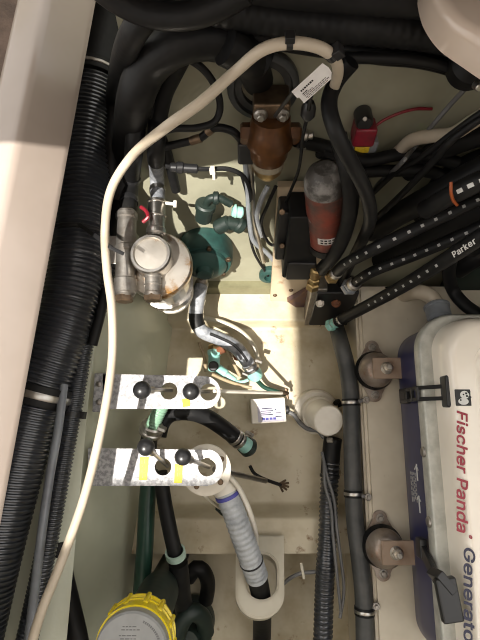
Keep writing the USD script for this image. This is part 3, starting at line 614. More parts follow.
d1 = unit(H3.P[0] - H3.P[4]); fitting('hose_fitting', 'mint and steel fitting of the lowest hydraulic hose', H3.P[0] + d1 * .028, H3.P[0] - d1 * .016, .012, mint, steel)
fitting('hose_fitting', 'brass fitting where the thick black hose meets the valve block', W(312, 288, BO + .07), W(317, 268, BO + .07), .012, brass, brass)
# thick black hoses right of the motor
hose('black_hose', 'thick black hose curving down right of the red motor into the brass fitting', 'hose', [(338, 135, 'w', .09), (346, 165, 'w', .12), (351, 195, 'w', .13), (347, 226, 'w', .13), (336, 252, 'w', .125), (321, 270, 'w', .105)], 15.5, blk)
hose('black_hose', 'black hose descending from the white tag past the red motor to the valve block', 'hose', [(352, 62, 'w', .10), (336, 82, 'w', .10), (329, 104, 'w', .13), (336, 132, 'w', .16), (351, 162, 'w', .165), (366, 192, 'w', .165), (370, 220, 'w', .15), (360, 245, 'w', .10), (348, 268, 'w', .08), (342, 284, 'w', .06)], 13.5, blk)
hose('black_hose', 'black hose crossing level behind the red switch', 'hose', [(296, 140, 'w', .06), (330, 148, 'w', .04), (365, 160, 'w', .03), (405, 154, 'w', .03), (445, 160, 'w', .04), (500, 176, 'w', .04)], 13, blk)
hose('black_hose', 'black hose running level below the red switch', 'hose', [(320, 152, 'w', .05), (355, 170, 'w', .03), (390, 171, 'w', .04), (430, 172, 'w', .05), (500, 196, 'w', .04)], 12, blk)
hose('black_cable', 'slim black cable rising to the upper right across the dark hoses', 'cable', [(372, 222, 'w', .05), (400, 196, 'w', .08), (430, 165, 'w', .10), (452, 140, 'w', .11), (490, 112, 'w', .11)], 7, blk)
hose('black_cable', 'slim black cable below the grey one on the right', 'cable', [(366, 200, 'w', .03), (396, 172, 'w', .06), (420, 158, 'w', .08), (462, 126, 'w', .1), (500, 100, 'w', .11)], 6, blk)
for pp, w, lb in [([(372, 232, 'w', .03), (400, 214, 'w', .06), (440, 192, 'w', .10), (500, 160, 'w', .12)], 24, 'fat black hose in the dark right corner, above the dotted hoses'),
                  ([(380, 262, 'w', .02), (420, 240, 'w', .05), (470, 212, 'w', .08), (540, 176, 'w', .1)], 24, 'fat black hose in the dark right corner, behind the dotted hoses'),
                  ([(425, 216, 'w', .03), (445, 186, 'w', .04), (480, 165, 'w', .05), (540, 150, 'w', .06)], 30, 'widest black hose against the bulkhead in the right corner'),
                  ([(405, 172, 'w', .02), (440, 150, 'w', .03), (490, 132, 'w', .03), (540, 122, 'w', .03)], 22, 'dark hose running into the right corner below the cream hose'),
                  ([(455, 268, 'w', .05), (480, 252, 'w', .05), (540, 224, 'w', .05)], 26, 'fat black hose at the right edge under the lettered hydraulic hose')]:
    hose('dark_hose', lb, 'hose', pp, w, blk)
t = Thing('printed_hose', 'black hose at the right edge with white print and an orange stripe', 'hose')
PH = Path([(425, 210, 'w', .15), (450, 196, 'w', .17), (478, 182, 'w', .18), (520, 166, 'w', .18)], 20)
tb = t.add('tube', PH.tube(16), blk)
sp = Path([(451, 182, 'w', .181), (451, 192, 'w', .19), (453, 200, 'w', .191), (457, 205, 'w', .187)], 3.2); t.add('orange_stripe', sp.tube(10), orange_pl, tb)
t.add('printing', print_dots(PH, PH.near(463, 190), .85, .013, .0085, .006, mark_white, unit(A3([-.3, -.5, 1.]))), mark_white, tb)
t.done()

# ================================================================== upper right: red switch, cream hose, grey cable
t = Thing('battery_switch', 'small red switch with a black knob on the bulkhead at the upper right', 'switch')
o = W(363, 136, .03)
t.add('base', wbox(352, 138, 374, 153, 0, .022, .003), grey_pl)
t.add('red_body', wbox(355, 123, 372, 141, .0, .034, .004), red_pl)
t.add('knob', cat(lathe([(0, -.018), (.014, -.018), (.014, .006), (.011, .011), (0, .011)], W(364, 120, .02), WN)), blk_pl)
t.add('terminal', rod(W(365, 119, .030), W(365, 119, .035), .0035), steel_dull)
t.add('yellow_tag', wbox(355, 146, 368, 152, .02, .026, .001), yellow)
t.done()
hose('red_wire', 'red wire running right from the red switch', 'wire', [(374, 127, 'w', .02), (384, 120, 'w', .015), (400, 113, 'w', .012), (416, 109, 'w', .010), (432, 109, 'w', .008)], 3.2, red_wire, n=8)
hose('cream_hose', 'cream hose sweeping to the right edge below the light wall', 'hose', [(398, 152, 'w', .02), (412, 140, 'w', .04), (432, 136, 'w', .06), (452, 134, 'w', .08), (472, 122, 'w', .1), (500, 104, 'w', .1)], 14, cream_cable)
hose('grey_cable', 'thin grey cable slanting down left from the upper right grommet', 'cable', [(468, 86, .60), (452, 103, .56), (432, 126, .52), (412, 150, .46), (404, 160, 'w', .10), (392, 172, 'w', .05), (378, 184, 'w', .03), (368, 200, 'w', .02)], 4.5, grey_wire, n=10)

# below the hydraulic hoses, beyond the generator
t = Thing('exhaust_pipe', 'beige pipe with a grey rubber coupling beyond the generator', 'pipe')
EP = Path([(392, 302, 'w', .05), (404, 295, 'w', .07), (418, 292, 'w', .09), (430, 296, 'w', .10), (437, 306, .17), (440, 320, .18)], 15)
t.add('tube', EP.tube(16), cream_cable)
q0 = EP.at(.80); q1 = EP.at(1.0); t.add('coupling', cat(rod(q0, q1, EP.r * 1.55), rod(q0 + (q1 - q0) * .1, q0 + (q1 - q0) * .3, EP.r * 1.65)), grey_pl); t.done()
hose('black_cable', 'black cable arcing under the lowest hydraulic hose', 'cable', [(374, 302, 'w', .02), (380, 292, 'w', .04), (390, 289, 'w', .05), (400, 296, 'w', .03), (412, 306, 'w', .02), (424, 314, .05)], 4, blk, n=10)
hose('grey_cable', 'thin grey cable curving on the wall left of the beige pipe', 'cable', [(382, 300, 'w', .01), (398, 308, 'w', .01), (412, 316, .07), (424, 320, .05)], 3, grey_wire, n=8)
hose('black_hose', 'black hose bending round in the corner beyond the generator', 'hose', [(474, 250, 'w', .06), (456, 252, 'w', .08), (449, 268, 'w', .09), (452, 288, 'w', .10), (464, 304, .20), (484, 318, .22)], 13, blk)
t = Thing('junction_box', 'dark box at the right edge beyond the generator', 'box')
t.add('case', wbox(464, 258, 520, 300, .0, .05, .006), dark_valve); t.add('lid', wbox(466, 260, 518, 298, .05, .058, .003), dark_valve); t.done()

# ================================================================== lever plates on the hull side
def arc(cx, cy, rx, ry, a0, a1, n=14): return [(cx + rx * math.cos(a), cy - ry * math.sin(a)) for a in np.linspace(math.radians(a0), math.radians(a1), n)]
def hcirc(px, py, rpx, z): c = U(px, py, z); return sg.Point(c[0], c[1]).buffer(S(c) * rpx, 24)
def lever(t, pz, hole, knob, kz, rk):
    """a steel lever rising out of a hole to a black ball knob"""
    h = U(hole[0], hole[1], pz - .02); c = U(knob[0], knob[1], kz); r = S(c) * rk
    lv = t.add('lever', cat(rod(h, c, .0042, 12), lathe([(0, 0), (.007, 0), (.007, .01), (.004, .014), (0, .014)], c - unit(c - h) * (r + .010), unit(c - h))), steel)
    kb = t.add('knob', trimesh.creation.icosphere(3, r), blk_pl, lv, smooth=True); kb['mesh'].apply_translation(c)
    return lv
PZ = .30
t = Thing('lever_plate', 'speckled metal plate with two black-knobbed levers, upper of the two on the hull side', 'lever plate')
o_ = hpoly([(103, 374), (204, 376)] + arc(204, 392.5, 16.5, 16.5, 90, -90) + [(204, 409), (103, 409)], PZ)
o_ = o_.difference(hcirc(169, 391, 8.5, PZ)).difference(hcirc(208.5, 392, 8.5, PZ))
t.add('plate', slab(o_, .004, None, PZ - .004), galv)
a, b = U(94, 373, .302), U(106, 412, .302)
fl = t.add('mounting_flange', rbox((a + b) / 2 - EZ * .006, (abs(b - a)[0], abs(b - a)[1], .008), .002), galv)
for y in (384, 402): t.add('screw', lathe([(0, 0), (.0055, 0), (.005, .002), (.003, .003), (0, .003)], U(99, y, .300), EZ, 16), steel_dull, fl)
lever(t, PZ, (172, 390), (142, 390), .345, 9); lever(t, PZ, (209, 391), (191, 391.5), .345, 8.5)
t.add('sticker', slab(hpoly([(182, 399), (190, 398), (190, 406), (183, 407)], PZ + .001), .0006, None, PZ), yellow, label='small yellow sticker')
t.done()
P2Z = .28
t = Thing('lever_plate', 'speckled metal plate with yellow stickers and two levers, lower of the hull-side pair', 'lever plate')
o_ = hpoly([(88, 448), (208, 450)] + arc(208, 467.5, 15, 18, 90, -90) + [(208, 486), (88, 486)], P2Z)
o_ = o_.difference(hcirc(163, 467, 8.3, P2Z)).difference(hcirc(207, 467, 9, P2Z))
t.add('plate', slab(o_, .004, None, P2Z - .004), galv)
rg = hcirc(206, 470, 25, P2Z - .02).difference(hcirc(206, 470, 11, P2Z - .02))
dk_ = t.add('flange_disc', soft_slab(rg, .012, .002, None, P2Z - .032), white_pl)
for a in (35, -40, -120, 150):
    c = U(206 + 19 * math.cos(math.radians(a)), 470 - 19 * math.sin(math.radians(a)), P2Z - .018); t.add('screw', rod(c - EZ * .003, c + EZ * .0015, .005, 14), bronze, dk_)
lever(t, P2Z, (168, 466), (146, 447), .335, 8.8); lever(t, P2Z, (209, 467), (183, 457), .335, 8.5)
def sticker(quad, z, lines):
    st = t.add('sticker', slab(hpoly(quad, z), .0006, None, z), yellow, label='yellow handwritten sticker')
    x0, y0 = quad[0]; x1, y1 = quad[2]; ms = []
    for fx, fy0, fy1 in lines: ms.append(slab(hpoly([(x0 + (x1 - x0) * fx, y0 + (y1 - y0) * fy0), (x0 + (x1 - x0) * (fx + .09), y0 + (y1 - y0) * fy0), (x0 + (x1 - x0) * (fx + .09), y0 + (y1 - y0) * fy1), (x0 + (x1 - x0) * fx, y0 + (y1 - y0) * fy1)], z), .0003, None, z + .0006))
    t.add('handwriting', cat(*ms), bronze, st)
sticker([(140, 457), (149, 457), (147, 480), (139, 480)], P2Z, [(.25, .15, .3), (.6, .1, .28), (.3, .36, .42), (.62, .4, .55), (.25, .52, .66), (.55, .64, .7), (.3, .76, .9), (.7, .74, .86)])
sticker([(175, 464), (183, 464), (182, 483), (174, 483)], P2Z, [(.3, .15, .35), (.65, .2, .3), (.3, .45, .65), (.6, .48, .6), (.4, .75, .88)])
t.done()
# link rods
t = Thing('link_rod', 'thin steel link rod running right from the upper lever plate', 'rod')
t.add('rod', rod(U(214, 391, .27), U(282, 393, .06), .0036, 10), white_pl)
t.add('end_terminal', cat(rod(U(280, 392, .06), U(288, 393.5, .045), .005, 10), bar(U(286, 388, .05), U(288, 399, .045), .006, .004)), bronze); t.done()
t = Thing('link_rod', 'thin steel link rod running right from the lower lever plate to a frayed black end', 'rod')
t.add('rod', rod(U(214, 469, .25), U(266, 481, .10), .0055, 10), steel)
t.add('black_tail', Path([(250, 466, .09), (254, 473, .085), (262, 478, .08), (272, 482, .06), (281, 485, .05)], 3.5).tube(8), blk)
t.add('frayed_end', cat(*[rod(U(279, 484, .05), U(285 + dx, 486 + dy, .05), .0028, 6) for dx, dy in ((1, -6), (4, -3), (4, 1), (2, 4), (-2, 6))]), bronze); t.done()
t = Thing('link_rod', 'thin pale rod slanting below the lower lever plate to the grey wrapped hose', 'rod')
t.add('rod', rod(U(192, 486, .24), U(222, 510, .14), .003, 10), pvc); t.add('nut', hexrod(U(218, 507, .145), U(224, 513, .13), .008), dark_valve); t.done()

# hoses under the plates
hose('green_hose', 'pale green ribbed hose under the upper lever plate', 'hose', [(164, 402, .24), (160, 410, .235), (156, 418, .23), (152, 428, .215)], 14, M('pale_green_hose', (.20, .34, .24), (.14, .26, .18), 40, rough=.4), rib=(.006, .04))
t = Thing('hose_clamp', 'steel clamp where the pale green hose meets the black elbow', 'hose clamp')
t.add('band', cat(rod(U(153, 424, .222), U(151, 430, .214), .022, 20), rod(U(151.5, 429, .214), U(150, 433, .208), .0235, 20)), steel)
t.add('screw', hexrod(U(158, 427, .232), U(166, 430, .232), .006), steel); t.done()
hose('black_elbow', 'black rubber elbow under the knob of the lower lever plate', 'pipe elbow', [(151, 431, .205), (149, 440, .18), (148, 455, .16), (147, 475, .14)], 17, blk)
BA = Path([(158, 436, .19), (162, 422, .19), (172, 413, .185), (190, 412, .18), (206, 417, .165), (222, 427, .145), (240, 441, .11)], 17)
hb = one('black_hose', 'black hose arching between the two lever plates to a mint fitting', 'hose', BA.tube(18), blk)
fe, fd = BA.at(1), BA.dir(1)
t = Thing('pipe_fitting', 'mint green pipe fitting with steel clamps at the end of the arching black hose', 'fitting')
t.add('clamp_band', cat(rod(fe - fd * .022, fe - fd * .012, BA.r * 1.1), rod(fe - fd * .008, fe + fd * .002, BA.r * 1.12)), steel)
t.add('clamp_screw', hexrod(fe + A3([.012, .018, .008]), fe + A3([.028, .010, .012]), .006), steel)
t.add('barb', lathe([(0, 0), (.015, 0), (.017, .010), (.017, .022), (.012, .026), (0, .026)], fe + fd * .001, fd), mint)
t.add('dark_socket', lathe([(0, 0), (.020, 0), (.022, .018), (.016, .026), (0, .026)], fe + fd * .014 - EZ * .014, fd), dark_valve)
t.done()
hose('green_hose', 'dark green hose running down beside the hull below the lower lever plate', 'hose', [(150, 470, .13), (147, 505, .12), (145, 545, .11), (142, 585, .10), (139, 640, .08)], 17, grn_rub)
hose('black_hose', 'black hose slanting down from the lower lever plate to the dark valve', 'hose', [(160, 472, .17), (165, 505, .16), (171, 535, .15), (176, 556, .14)], 15, blk)
t = Thing('cut_sleeve', 'pale cut hose end around the joint above the dark valve', 'sleeve')
t.add('sleeve', cat(lathe([(.0165, 0), (.020, 0), (.020, .014), (.0165, .014)], U(175, 551, .148), unit(U(177, 560, .135) - U(175, 551, .148)))), M('pale_mint', (.42, .56, .48), (.34, .46, .38), 60, rough=.5)); t.done()
# dark valve at the bottom
o = U(190, 628, -.05)
t = Thing('seacock_valve', 'dark greenish valve with a black elbow at the bottom behind the amber bowl', 'valve')
fz_ = -.105
t.add('base', lathe([(0, 0), (.052, 0), (.055, .008), (.052, .03), (.04, .04), (0, .04)], (o[0], o[1], fz_), EZ, 36), dark_valve)
t.add('body', cat(lathe([(0, 0), (.036, 0), (.040, .03), (.034, .08), (.026, .10), (0, .10)], (o[0], o[1], fz_ + .035), EZ, 28), rod(A3([o[0] - .03, o[1], .0]), A3([o[0] + .05, o[1] + .01, -.01]), .020)), dark_valve)
t.add('hose_tail', Path([(178, 562, .13), (180, 580, .11), (182, 598, .07), (186, 615, .03)], 19).tube(16), blk)
t.add('elbow', Path([(176, 640, .05), (182, 622, .06), (192, 612, .06), (203, 618, .03), (206, 632, .0)], 17).tube(16), dark_valve)
t.add('black_loop', Path([(188, 578, -.02), (196, 568, -.01), (204, 572, -.02), (208, 584, -.05), (206, 600, -.08)], 15).tube(14), blk)
t.add('handle', bar(U(186, 592, .06), U(184, 576, .07), .010, .004), steel_dull)
t.done()

# ================================================================== grey wrapped hose, ring bracket
GW = Path([(221, 478, .20), (227, 494, .20), (234, 512, .19), (242, 535, .175), (250, 557, .155), (257, 577, .125)], 23)
t = Thing('wrapped_hose', 'grey spiral-wrapped hose curving down from the lower lever plate into the plastic ring', 'hose')
w_ = t.add('wrapped_tube', GW.tube(20, rib=(.011, .03)), grey_wrap)
t.add('white_band', GW.band(.08, .022, 1.06), white_pl, w_); t.add('blue_band', GW.band(.15, .007, 1.07), mark_blue, w_)
t.add('cable_tie', GW.band(.80, .004, 1.08), blk_pl)
GE = Path([(256, 573, .125), (260, 590, .09), (262, 606, .04), (262, 630, -.02), (261, 670, -.06)], 19); t.add('black_tail', GE.tube(18), blk)
t.done()
hose('white_cable', 'white cable running beside the grey wrapped hose from the round flange', 'cable', [(224, 472, .235), (236, 484, .22), (245, 500, .20), (252, 518, .18), (256, 535, .14), (256, 548, .075)], 5, white_pl)
rz = .055
def stad(x0, x1, y0, y1): 
    r = (x1 - x0) / 2; return arc((x0 + x1) / 2, y0 + r, r, r * .95, 180, 0) + arc((x0 + x1) / 2, y1 - r, r, r * .95, 0, -180)
RN = unit((0, .42, .89)); RO = U(260, 545, .075); RU = np.cross(RN, EX)
def rxy(p): d = ray(*p); h = CAM + d * (((RO - CAM) @ RN) / (d @ RN)) - RO; return (h @ EX, h @ RU)
rp = sg.Polygon([rxy(p) for p in [(236, 535), (284, 535)] + arc(260, 594, 24.5, 25, 0, -180, 24)]).difference(sg.Polygon([rxy(p) for p in stad(246, 277, 553, 600)]))
one('ring_bracket', 'cream plastic ring bracket on the raised rib holding the grey wrapped hose', 'bracket', soft_slab(rp, .042, .004, basis(EX, RU, RO), -.042), pvc)
t = Thing('grey_wire', 'thin grey wire with a small clip joining the ring bracket to the ribbed black hose', 'wire')
GWi = Path([(283, 584, .05), (292, 577, .055), (302, 573, .06), (313, 572, .06), (322, 570, .06)], 4)
t.add('lead', GWi.tube(8), grey_wire); t.add('clip', bar(U(301, 563, .065), U(304, 579, .065), .006, .004), pvc); t.done()

# ================================================================== float switch box and vent
bz = .012
t = Thing('sensor_box', 'small white box with a lilac label and black plug on the bilge floor', 'box')
a, b, c = U(250, 424, .045), U(285, 422, .045), U(252, 399, .045)
ex, ey = b - a, c - a; lx, ly = np.linalg.norm(ex), np.linalg.norm(ey); T = basis(ex, ey, a)
cs = t.add('case', rbox(a + ex / 2 + ey / 2 - EZ * .0205, (lx, ly, .041), .003, ex, ey), white_pl)
lb = t.add('label', slab(sg.box(lx * .24, ly * .05, lx * .97, ly * .66), .0005, T, .0), lilac, cs)
mk = [slab(sg.box(lx * x, ly * y, lx * (x + w), ly * (y + .035)), .0003, T, .0005) for x, y, w in ((.36, .56, .3), (.33, .46, .36), (.33, .38, .3), (.33, .31, .34), (.74, .5, .04), (.84, .55, .03), (.74, .36, .16), (.74, .22, .18))]
t.add('printing', cat(*mk), mark_navy, lb)
t.add('blue_print', cat(*[slab(sg.box(lx * x, ly * .12, lx * (x + .08), ly * .21), .0003, T, .0005) for x in (.36, .46, .57, .67)]), mark_blue, lb)
t.add('plug', rod(a + ex * .99 + ey * .5 - EZ * .012, a + ex * 1.10 + ey * .48 - EZ * .012, .010, 16), blk_pl)
t.done()
hose('grey_wire', 'grey wire curling from the white sensor box to the ribbed black hose', 'wire', [(289, 412, .032), (294, 415, .03), (300, 423, .025), (308, 429, .03), (318, 431, .04), (324, 438, .045)], 4.5, grey_wire, n=10)
t = Thing('vent_cap', 'round white cap fitting standing on the bilge floor', 'cap')
o = U(316, 412, .0); e = U(329, 421, .10); ax = unit(e - o); L = np.linalg.norm(e - o)
t.add('flange', lathe([(0, -.012), (.054, -.012), (.054, .006), (.050, .011), (.042, .012), (0, .012)], o, ax, 44), white_pl)
t.add('body', lathe([(0, .01), (.041, .01), (.041, .03), (.037, .034), (.033, L * .7), (.031, L * .85), (0, L * .85)], o, ax, 44), white_pl)
t.add('cap', lathe([(0, L * .82), (.0315, L * .82), (.0335, L * .86), (.0335, L * .97), (.031, L), (0, L * 1.005)], o, ax, 44), white_pl)
t.add('screw', rod(o + A3([-.046, .004, .0]), o + A3([-.047, .0, .013]), .006, 14), rust)
t.add('wire_tail', Path([(335, 404, .04), (338, 401, .035), (340, 406, .03)], 5).tube(8), blk)
t.done()
RB = Path([(333, 438, .055), (331, 455, .05), (329, 490, .048), (328, 525, .07), (326, 560, .075), (324, 600, .06), (322, 680, .05)], 19)
t = Thing('ribbed_hose', 'black ribbed hose running down from the white cap to the bottom edge', 'hose')
t.add('smooth_cuff', RB.tube(18, cut=(0, .16)), blk); t.add('ribbed_tube', Path([RBp for RBp in [(331, 462, .05), (329, 490, .048), (328, 525, .07), (326, 560, .075), (324, 600, .06), (322, 680, .05)]], 18).tube(18, rib=(.0095, .06)), blk_rib)
t.add('cable_tie', RB.band(.17, .006, 1.1), blk_pl)
t.add('steel_clip', cat(rod(U(324, 433, .06), U(330, 436, .07), .006), hexrod(U(327, 440, .075), U(333, 440, .08), .006)), steel_dull)
t.done()
for i, (pp, lb) in enumerate([([(322, 452, .06), (327, 475, .075), (334, 500, .075), (337, 530, .095), (341, 560, .09), (344, 590, .08), (340, 618, .08)], 'grey wire beside the black ribbed hose, nearer the shelf'),
                              ([(324, 462, .07), (325, 485, .08), (331, 508, .085), (333, 535, .10), (337, 575, .10), (341, 612, .08)], 'grey wire lying along the black ribbed hose')]):
    hose('grey_wire', lb, 'wire', pp, 3.2, grey_wire, n=8)

# ================================================================== long black hose along the shelf with its clips
LH = Path([(334, 318, 'w', .03), (340, 340, .10), (347, 368, .11), (351, 400, .112), (352, 440, .112), (353, 480, .113), (355, 520, .114), (360, 560, .115), (364, 600, .115), (366, 680, .115)], 17)
one('black_hose', 'long black hose running down along the edge of the cream shelf', 'hose', LH.tube(18), blk_dusty)
for (px, py, tx, ty), lb in zip([(351, 400, 366, 400), (353, 494, 368, 497), (364, 612, 376, 606)], ['steel clip on the long black hose, beside the white cap', 'steel clip on the long black hose, just above the lower engine mount', 'steel clip on the long black hose, lowest of the three']):
    t = Thing('hose_clip', lb, 'hose clip', 'clips on the long black hose'); f = LH.near(px, py)
    t.add('rubber_strip', LH.band(f, .015, 1.1), blk); t.add('band', LH.band(f, .006, 1.14), steel)
    a = LH.at(f) + EZ * LH.r * .9; e = U(tx, ty, .124); tb = t.add('tab', bar(a, e, .008, .003), steel)
    t.add('screw', cat(rod(e - EZ * .002, e + EZ * .004, .0075), hexrod(e + EZ * .004, e + EZ * .008, .004)), steel_dull, tb); t.done()

# ================================================================== engine mounts
SHZ = .12
def mount(px, py, label):
    t = Thing('engine_mount', label, 'engine mount', 'rubber mounts under the generator')
    o = U(px, py, SHZ)
    c = [sg.Point(0, 0).buffer(.040, 24), sg.Point(0, .052).buffer(.015, 16), sg.Point(0, -.052).buffer(.015, 16)]
    pl_ = c[0].union(sg.MultiPoint([(0, .052), (0, -.052)]).convex_hull.buffer(.015)).union(c[0].union(c[1]).convex_hull.buffer(-.002)).union(c[0].union(c[2]).convex_hull.buffer(-.002))
    T = np.eye(4); T[:3, 3] = o
    fl = t.add('flange', soft_slab(pl_, .005, .0012, T), hub)
    for s_ in (1, -1): t.add('bolt', cat(rod(o + A3([0, .052 * s_, .004]), o + A3([0, .052 * s_, .007]), .009), hexrod(o + A3([0, .052 * s_, .006]), o + A3([0, .052 * s_, .012]), .006)), steel_dull, fl)
    t.add('rubber', lathe([(0, .004), (.041, .004), (.042, .010), (.038, .022), (0, .024)], o, EZ, 36), blk)
    t.add('hub', lathe([(0, .02), (.037, .02), (.038, .026), (.034, .040), (.026, .050), (.018, .053), (0, .053)], o, EZ, 36), hub)
    t.add('carrier_plate', rbox(o + A3([.024, .0, .057]), (.080, .044, .006), .002), mount_plate)
    t.add('stud', cat(rod(o + EZ * .05 + EX * .012, o + EZ * .064 + EX * .012, .013), hexrod(o + EZ * .062 + EX * .012, o + EZ * .071 + EX * .012, .0105), rod(o + EZ * .068 + EX * .012, o + EZ * .082 + EX * .012, .0055)), steel_rust)
    return t.done(base=o)
m0 = mount(373, 371, 'rusty engine mount on the cream shelf, beside the upper black latch')
m0.copy(U(381, 545, SHZ), 'rusty engine mount on the cream shelf, near the bottom edge of the picture')

# ================================================================== generator
gy0, gy1 = -.42, .182
t = Thing('generator', 'navy and cream generator in a moulded sound shield with black latches', 'generator')
x0, x1 = .331, .93
sec = [(.150, x0 + .012, x1, gy0 + .01, gy1 - .01, .05), (.156, x0 + .004, x1, gy0, gy1, .055), (.20, x0, x1, gy0, gy1, .06), (.288, x0, x1, gy0, gy1, .06)]
lower = t.add('lower_shell', loft(sec), blue_shell)
for i in (-.05, -.22, .08):
    t.add('foot', rod((.372 + 0 * i, i, .118), (.372, i, .152), .016), blk)
t.add('seam_rail', loft([(.280, x0 - .003, x1, gy0 - .003, gy1 + .003, .063), (.284, x0 - .008, x1, gy0 - .008, gy1 + .008, .066), (.306, x0 - .008, x1, gy0 - .008, gy1 + .008, .066), (.310, x0 - .003, x1, gy0 - .003, gy1 + .003, .063)]), seam_grey)
lx0 = .345
lidp = t.add('lid', loft([(.306, lx0, x1, gy0 + .004, gy1 - .004, .06), (.340, lx0 + .001, x1, gy0 + .005, gy1 - .006, .06), (.358, lx0 + .004, x1, gy0 + .008, gy1 - .012, .06), (.366, lx0 + .010, x1, gy0 + .014, gy1 - .020, .058), (.369, lx0 + .016, x1, gy0 + .02, gy1 - .028, .055),
                          (.3695, lx0 + .042, x1, gy0 + .04, gy1 - .05, .05), (.3675, lx0 + .0425, x1, gy0 + .041, gy1 - .051, .05), (.3675, lx0 + .046, x1, gy0 + .044, gy1 - .054, .048), (.372, lx0 + .05, x1, gy0 + .05, gy1 - .06, .046), (.378, lx0 + .075, x1, gy0 + .07, gy1 - .09, .04), (.386, lx0 + .16, x1, gy0 + .1, gy1 - .16, .04)]), lid_white, smooth=28)
# lettering on the lid, reading down the picture
tz = .3696
def tl(px, py): return U(px, py, tz)
e1 = -EY
def lid_text(s, px, pya, pyb, hpx, mat_, nm='lettering', **kw):
    a, b = tl(px, pya), tl(px, pyb); h = S(a) * hpx
    Tm = basis(unit(A3([b[0] - a[0] + .0, b[1] - a[1], 0])), EX, a); t.add(nm, text(s, h, Tm, True, .22, np.linalg.norm(b - a), .0006), mat_, lidp)
lid_text('Fischer Panda', 457, 409, 531, 10.2, mark_red)
lid_text('\u00ae', 468, 534, 538, 4, mark_red)
lid_text('Generator', 464, 545, 650, 10.5, mark_navy)
# panda badge
c0 = tl(455, 390); kx = S(c0)
def bp(x, y, r, ry=None): g = sg.Point(0, 0).buffer(1, 12); return affinity.translate(affinity.scale(g, r, ry or r), x, y)
TB = basis(-EY, EX, c0); u = kx * 15
badge = t.add('badge', slab(sg.box(0, 0, u, u * .95).buffer(.001), .0005, TB), mark_black, lidp)
fc_ = bp(u * .32, u * .60, u * .26, u * .30).union(bp(u * .75, u * .48, u * .22, u * .34))
t.add('badge_face', slab(fc_, .0003, TB, .0005), mark_white, lidp)
t.add('badge_marks', cat(*[slab(bp(u * x, u * y, u * r), .0003, TB, .0008) for x, y, r in ((.22, .70, .07), (.40, .74, .07), (.30, .52, .05), (.12, .9, .10), (.48, .92, .10), (.66, .3, .06))]), mark_black, lidp)
# small print on the navy side: arrows, lines, screws (the side faces -x)
def side_T(py, z): a = U(412, py, z); return basis(-EY, EZ, (x0 - .0006, a[1], z))
def sbox(y, z, ly, lz): return trimesh.creation.box((.0008, ly, lz), trimesh.transformations.translation_matrix((x0 - .0003, y, z)))
ya, yb = U(415, 466, .24)[1], U(415, 512, .24)[1]
ar = [sbox(ya - .012, .232, .030, .005), sbox(yb + .012, .232, .030, .005)]
for yy, s_ in ((ya, 1), (yb + .026, 1)):
    for d_ in (1, -1): ar.append(bar((x0 - .0003, yy, .232), (x0 - .0003, yy - s_ * .008, .232 + d_ * .009), .0008, .004, EX, .0002))
t.add('arrow_mark', cat(*ar[:1] + ar[2:4]), mark_white, lower); t.add('arrow_mark', cat(ar[1], *ar[4:]), mark_white, lower)
pr_ = []
for r_i, z in enumerate((.222, .214, .206, .198)):
    y = ya - .014
    while y > yb + .016:
        w = random.uniform(.004, .010); pr_.append(sbox(y - w / 2, z, w, .0042)); y -= w + .0025
t.add('printing', cat(*pr_), mark_dot, lower)
for py in (452, 522): 
    y = U(421, py, .295)[1]; t.add('screw', rod((x0 - .004, y, .295), (x0 - .012, y, .295), .009, 16), steel_dull, lower)
# upper latch, closed
ly_ = U(436, 393, .32)[1]
lt = t.add('latch', rbox((x0 - .007, ly_, .215), (.012, .030, .034), .003), blk_pl)
for s_ in (1, -1): t.add('strap', cat(bar((x0 - .013, ly_ + .010 * s_, .215), (x0 - .013, ly_ + .010 * s_, .300), .004, .007, EY), bar((x0 - .013, ly_ + .010 * s_, .300), (.350, ly_ + .010 * s_, .348), .004, .007, EY)), blk_pl, lt)
for z in (.245, .272, .300): t.add('cross_bar', rbox((x0 - .013, ly_, z), (.006, .024, .008), .001), blk_pl, lt)
t.add('handle', rbox((.352, ly_ + .001, .346), (.016, .054, .026), .004), blk_pl, lt)
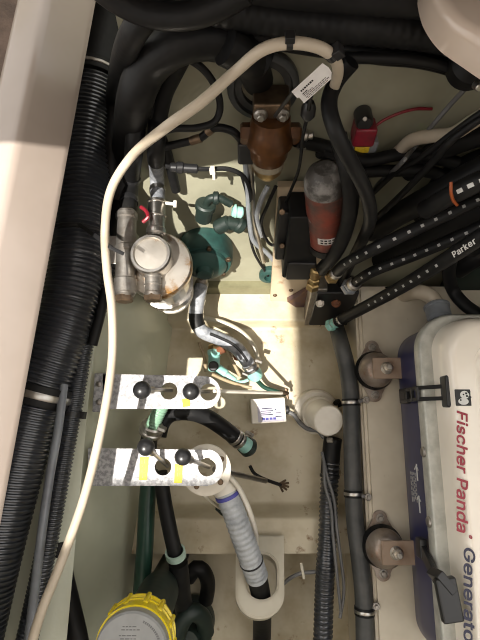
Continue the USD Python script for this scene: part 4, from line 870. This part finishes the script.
# lower latch, hanging open
a, b, c = U(407, 548, .26), U(436, 578, .335), U(445, 582, .362); d = U(453, 622, .362)
a[0] = x0 - .012
lt = t.add('latch', rbox(a, (.014, .034, .024), .003), blk_pl)
t.add('strap', cat(bar(a, b, .020, .008, EX), bar(b, c + (c - b) * .3, .034, .014)), blk_pl, lt)
t.add('handle', bar(c - (d - c) * .12, d, .032, .014, A3([0, 0, 1.]), .003), blk_pl, lt)
t.done()

# ================================================================== amber bowl filter at the bottom left
o = U(131, 652, .40)
t = Thing('bowl_filter', 'clear amber bowl with a grey printed lid at the bottom left', 'filter')
R_ = S(o) * 37
t.add('bowl', lathe([(0, .325), (R_ * .86, .325), (R_ * .97, .333), (R_ * 1.03, .36), (R_ * 1.06, .372), (R_ * 1.06, .385), (0, .385)], (o[0], o[1], 0), EZ, 56), amber)
for z in (.336, .352): t.add('ring_rib', lathe([(R_ * .95, z), (R_ * 1.06, z + .002), (R_ * 1.06, z + .006), (R_ * .95, z + .009)], (o[0], o[1], 0), EZ, 56), amber)
for a in (1.35, .9, .4, 1.9, 2.4, -.2): t.add('bowl_lug', rbox((o[0] + R_ * 1.03 * math.cos(a), o[1] + R_ * 1.03 * math.sin(a), .352), (.008, .008, .04), .003), amber)
t.add('filter_body', lathe([(0, -.10), (R_ * .55, -.10), (R_ * .55, .12), (R_ * .7, .16), (R_ * .74, .325), (0, .325)], (o[0], o[1], 0), EZ, 40), dark_valve)
ld = t.add('lid', lathe([(0, .38), (R_ * 1.0, .38), (R_ * 1.01, .384), (R_, .399), (R_ * .95, .402), (0, .402)], (o[0], o[1], 0), EZ, 56), cap_grey)
ms = []
TL = basis(EX, EY, (o[0], o[1], .402))
for yy, x0_, x1_ in ((.62, -.25, .15), (.54, -.28, .18), (.40, -.34, .12), (.32, -.30, .14), (.24, -.36, .1)):
    x = x0_
    while x < x1_:
        w = random.uniform(.05, .12); ms.append(slab(sg.box(R_ * x, R_ * yy, R_ * (x + w), R_ * (yy + .025)), .0003, TL)); x += w + .03
for a in np.linspace(.35, 1.15, 12): ms.append(slab(affinity.rotate(sg.box(R_ * .78, -R_ * .012, R_ * .84, R_ * .03), a, origin=(0, 0), use_radians=True), .0003, TL))
t.add('printing', cat(*ms), grey_wire, ld)
t.done()
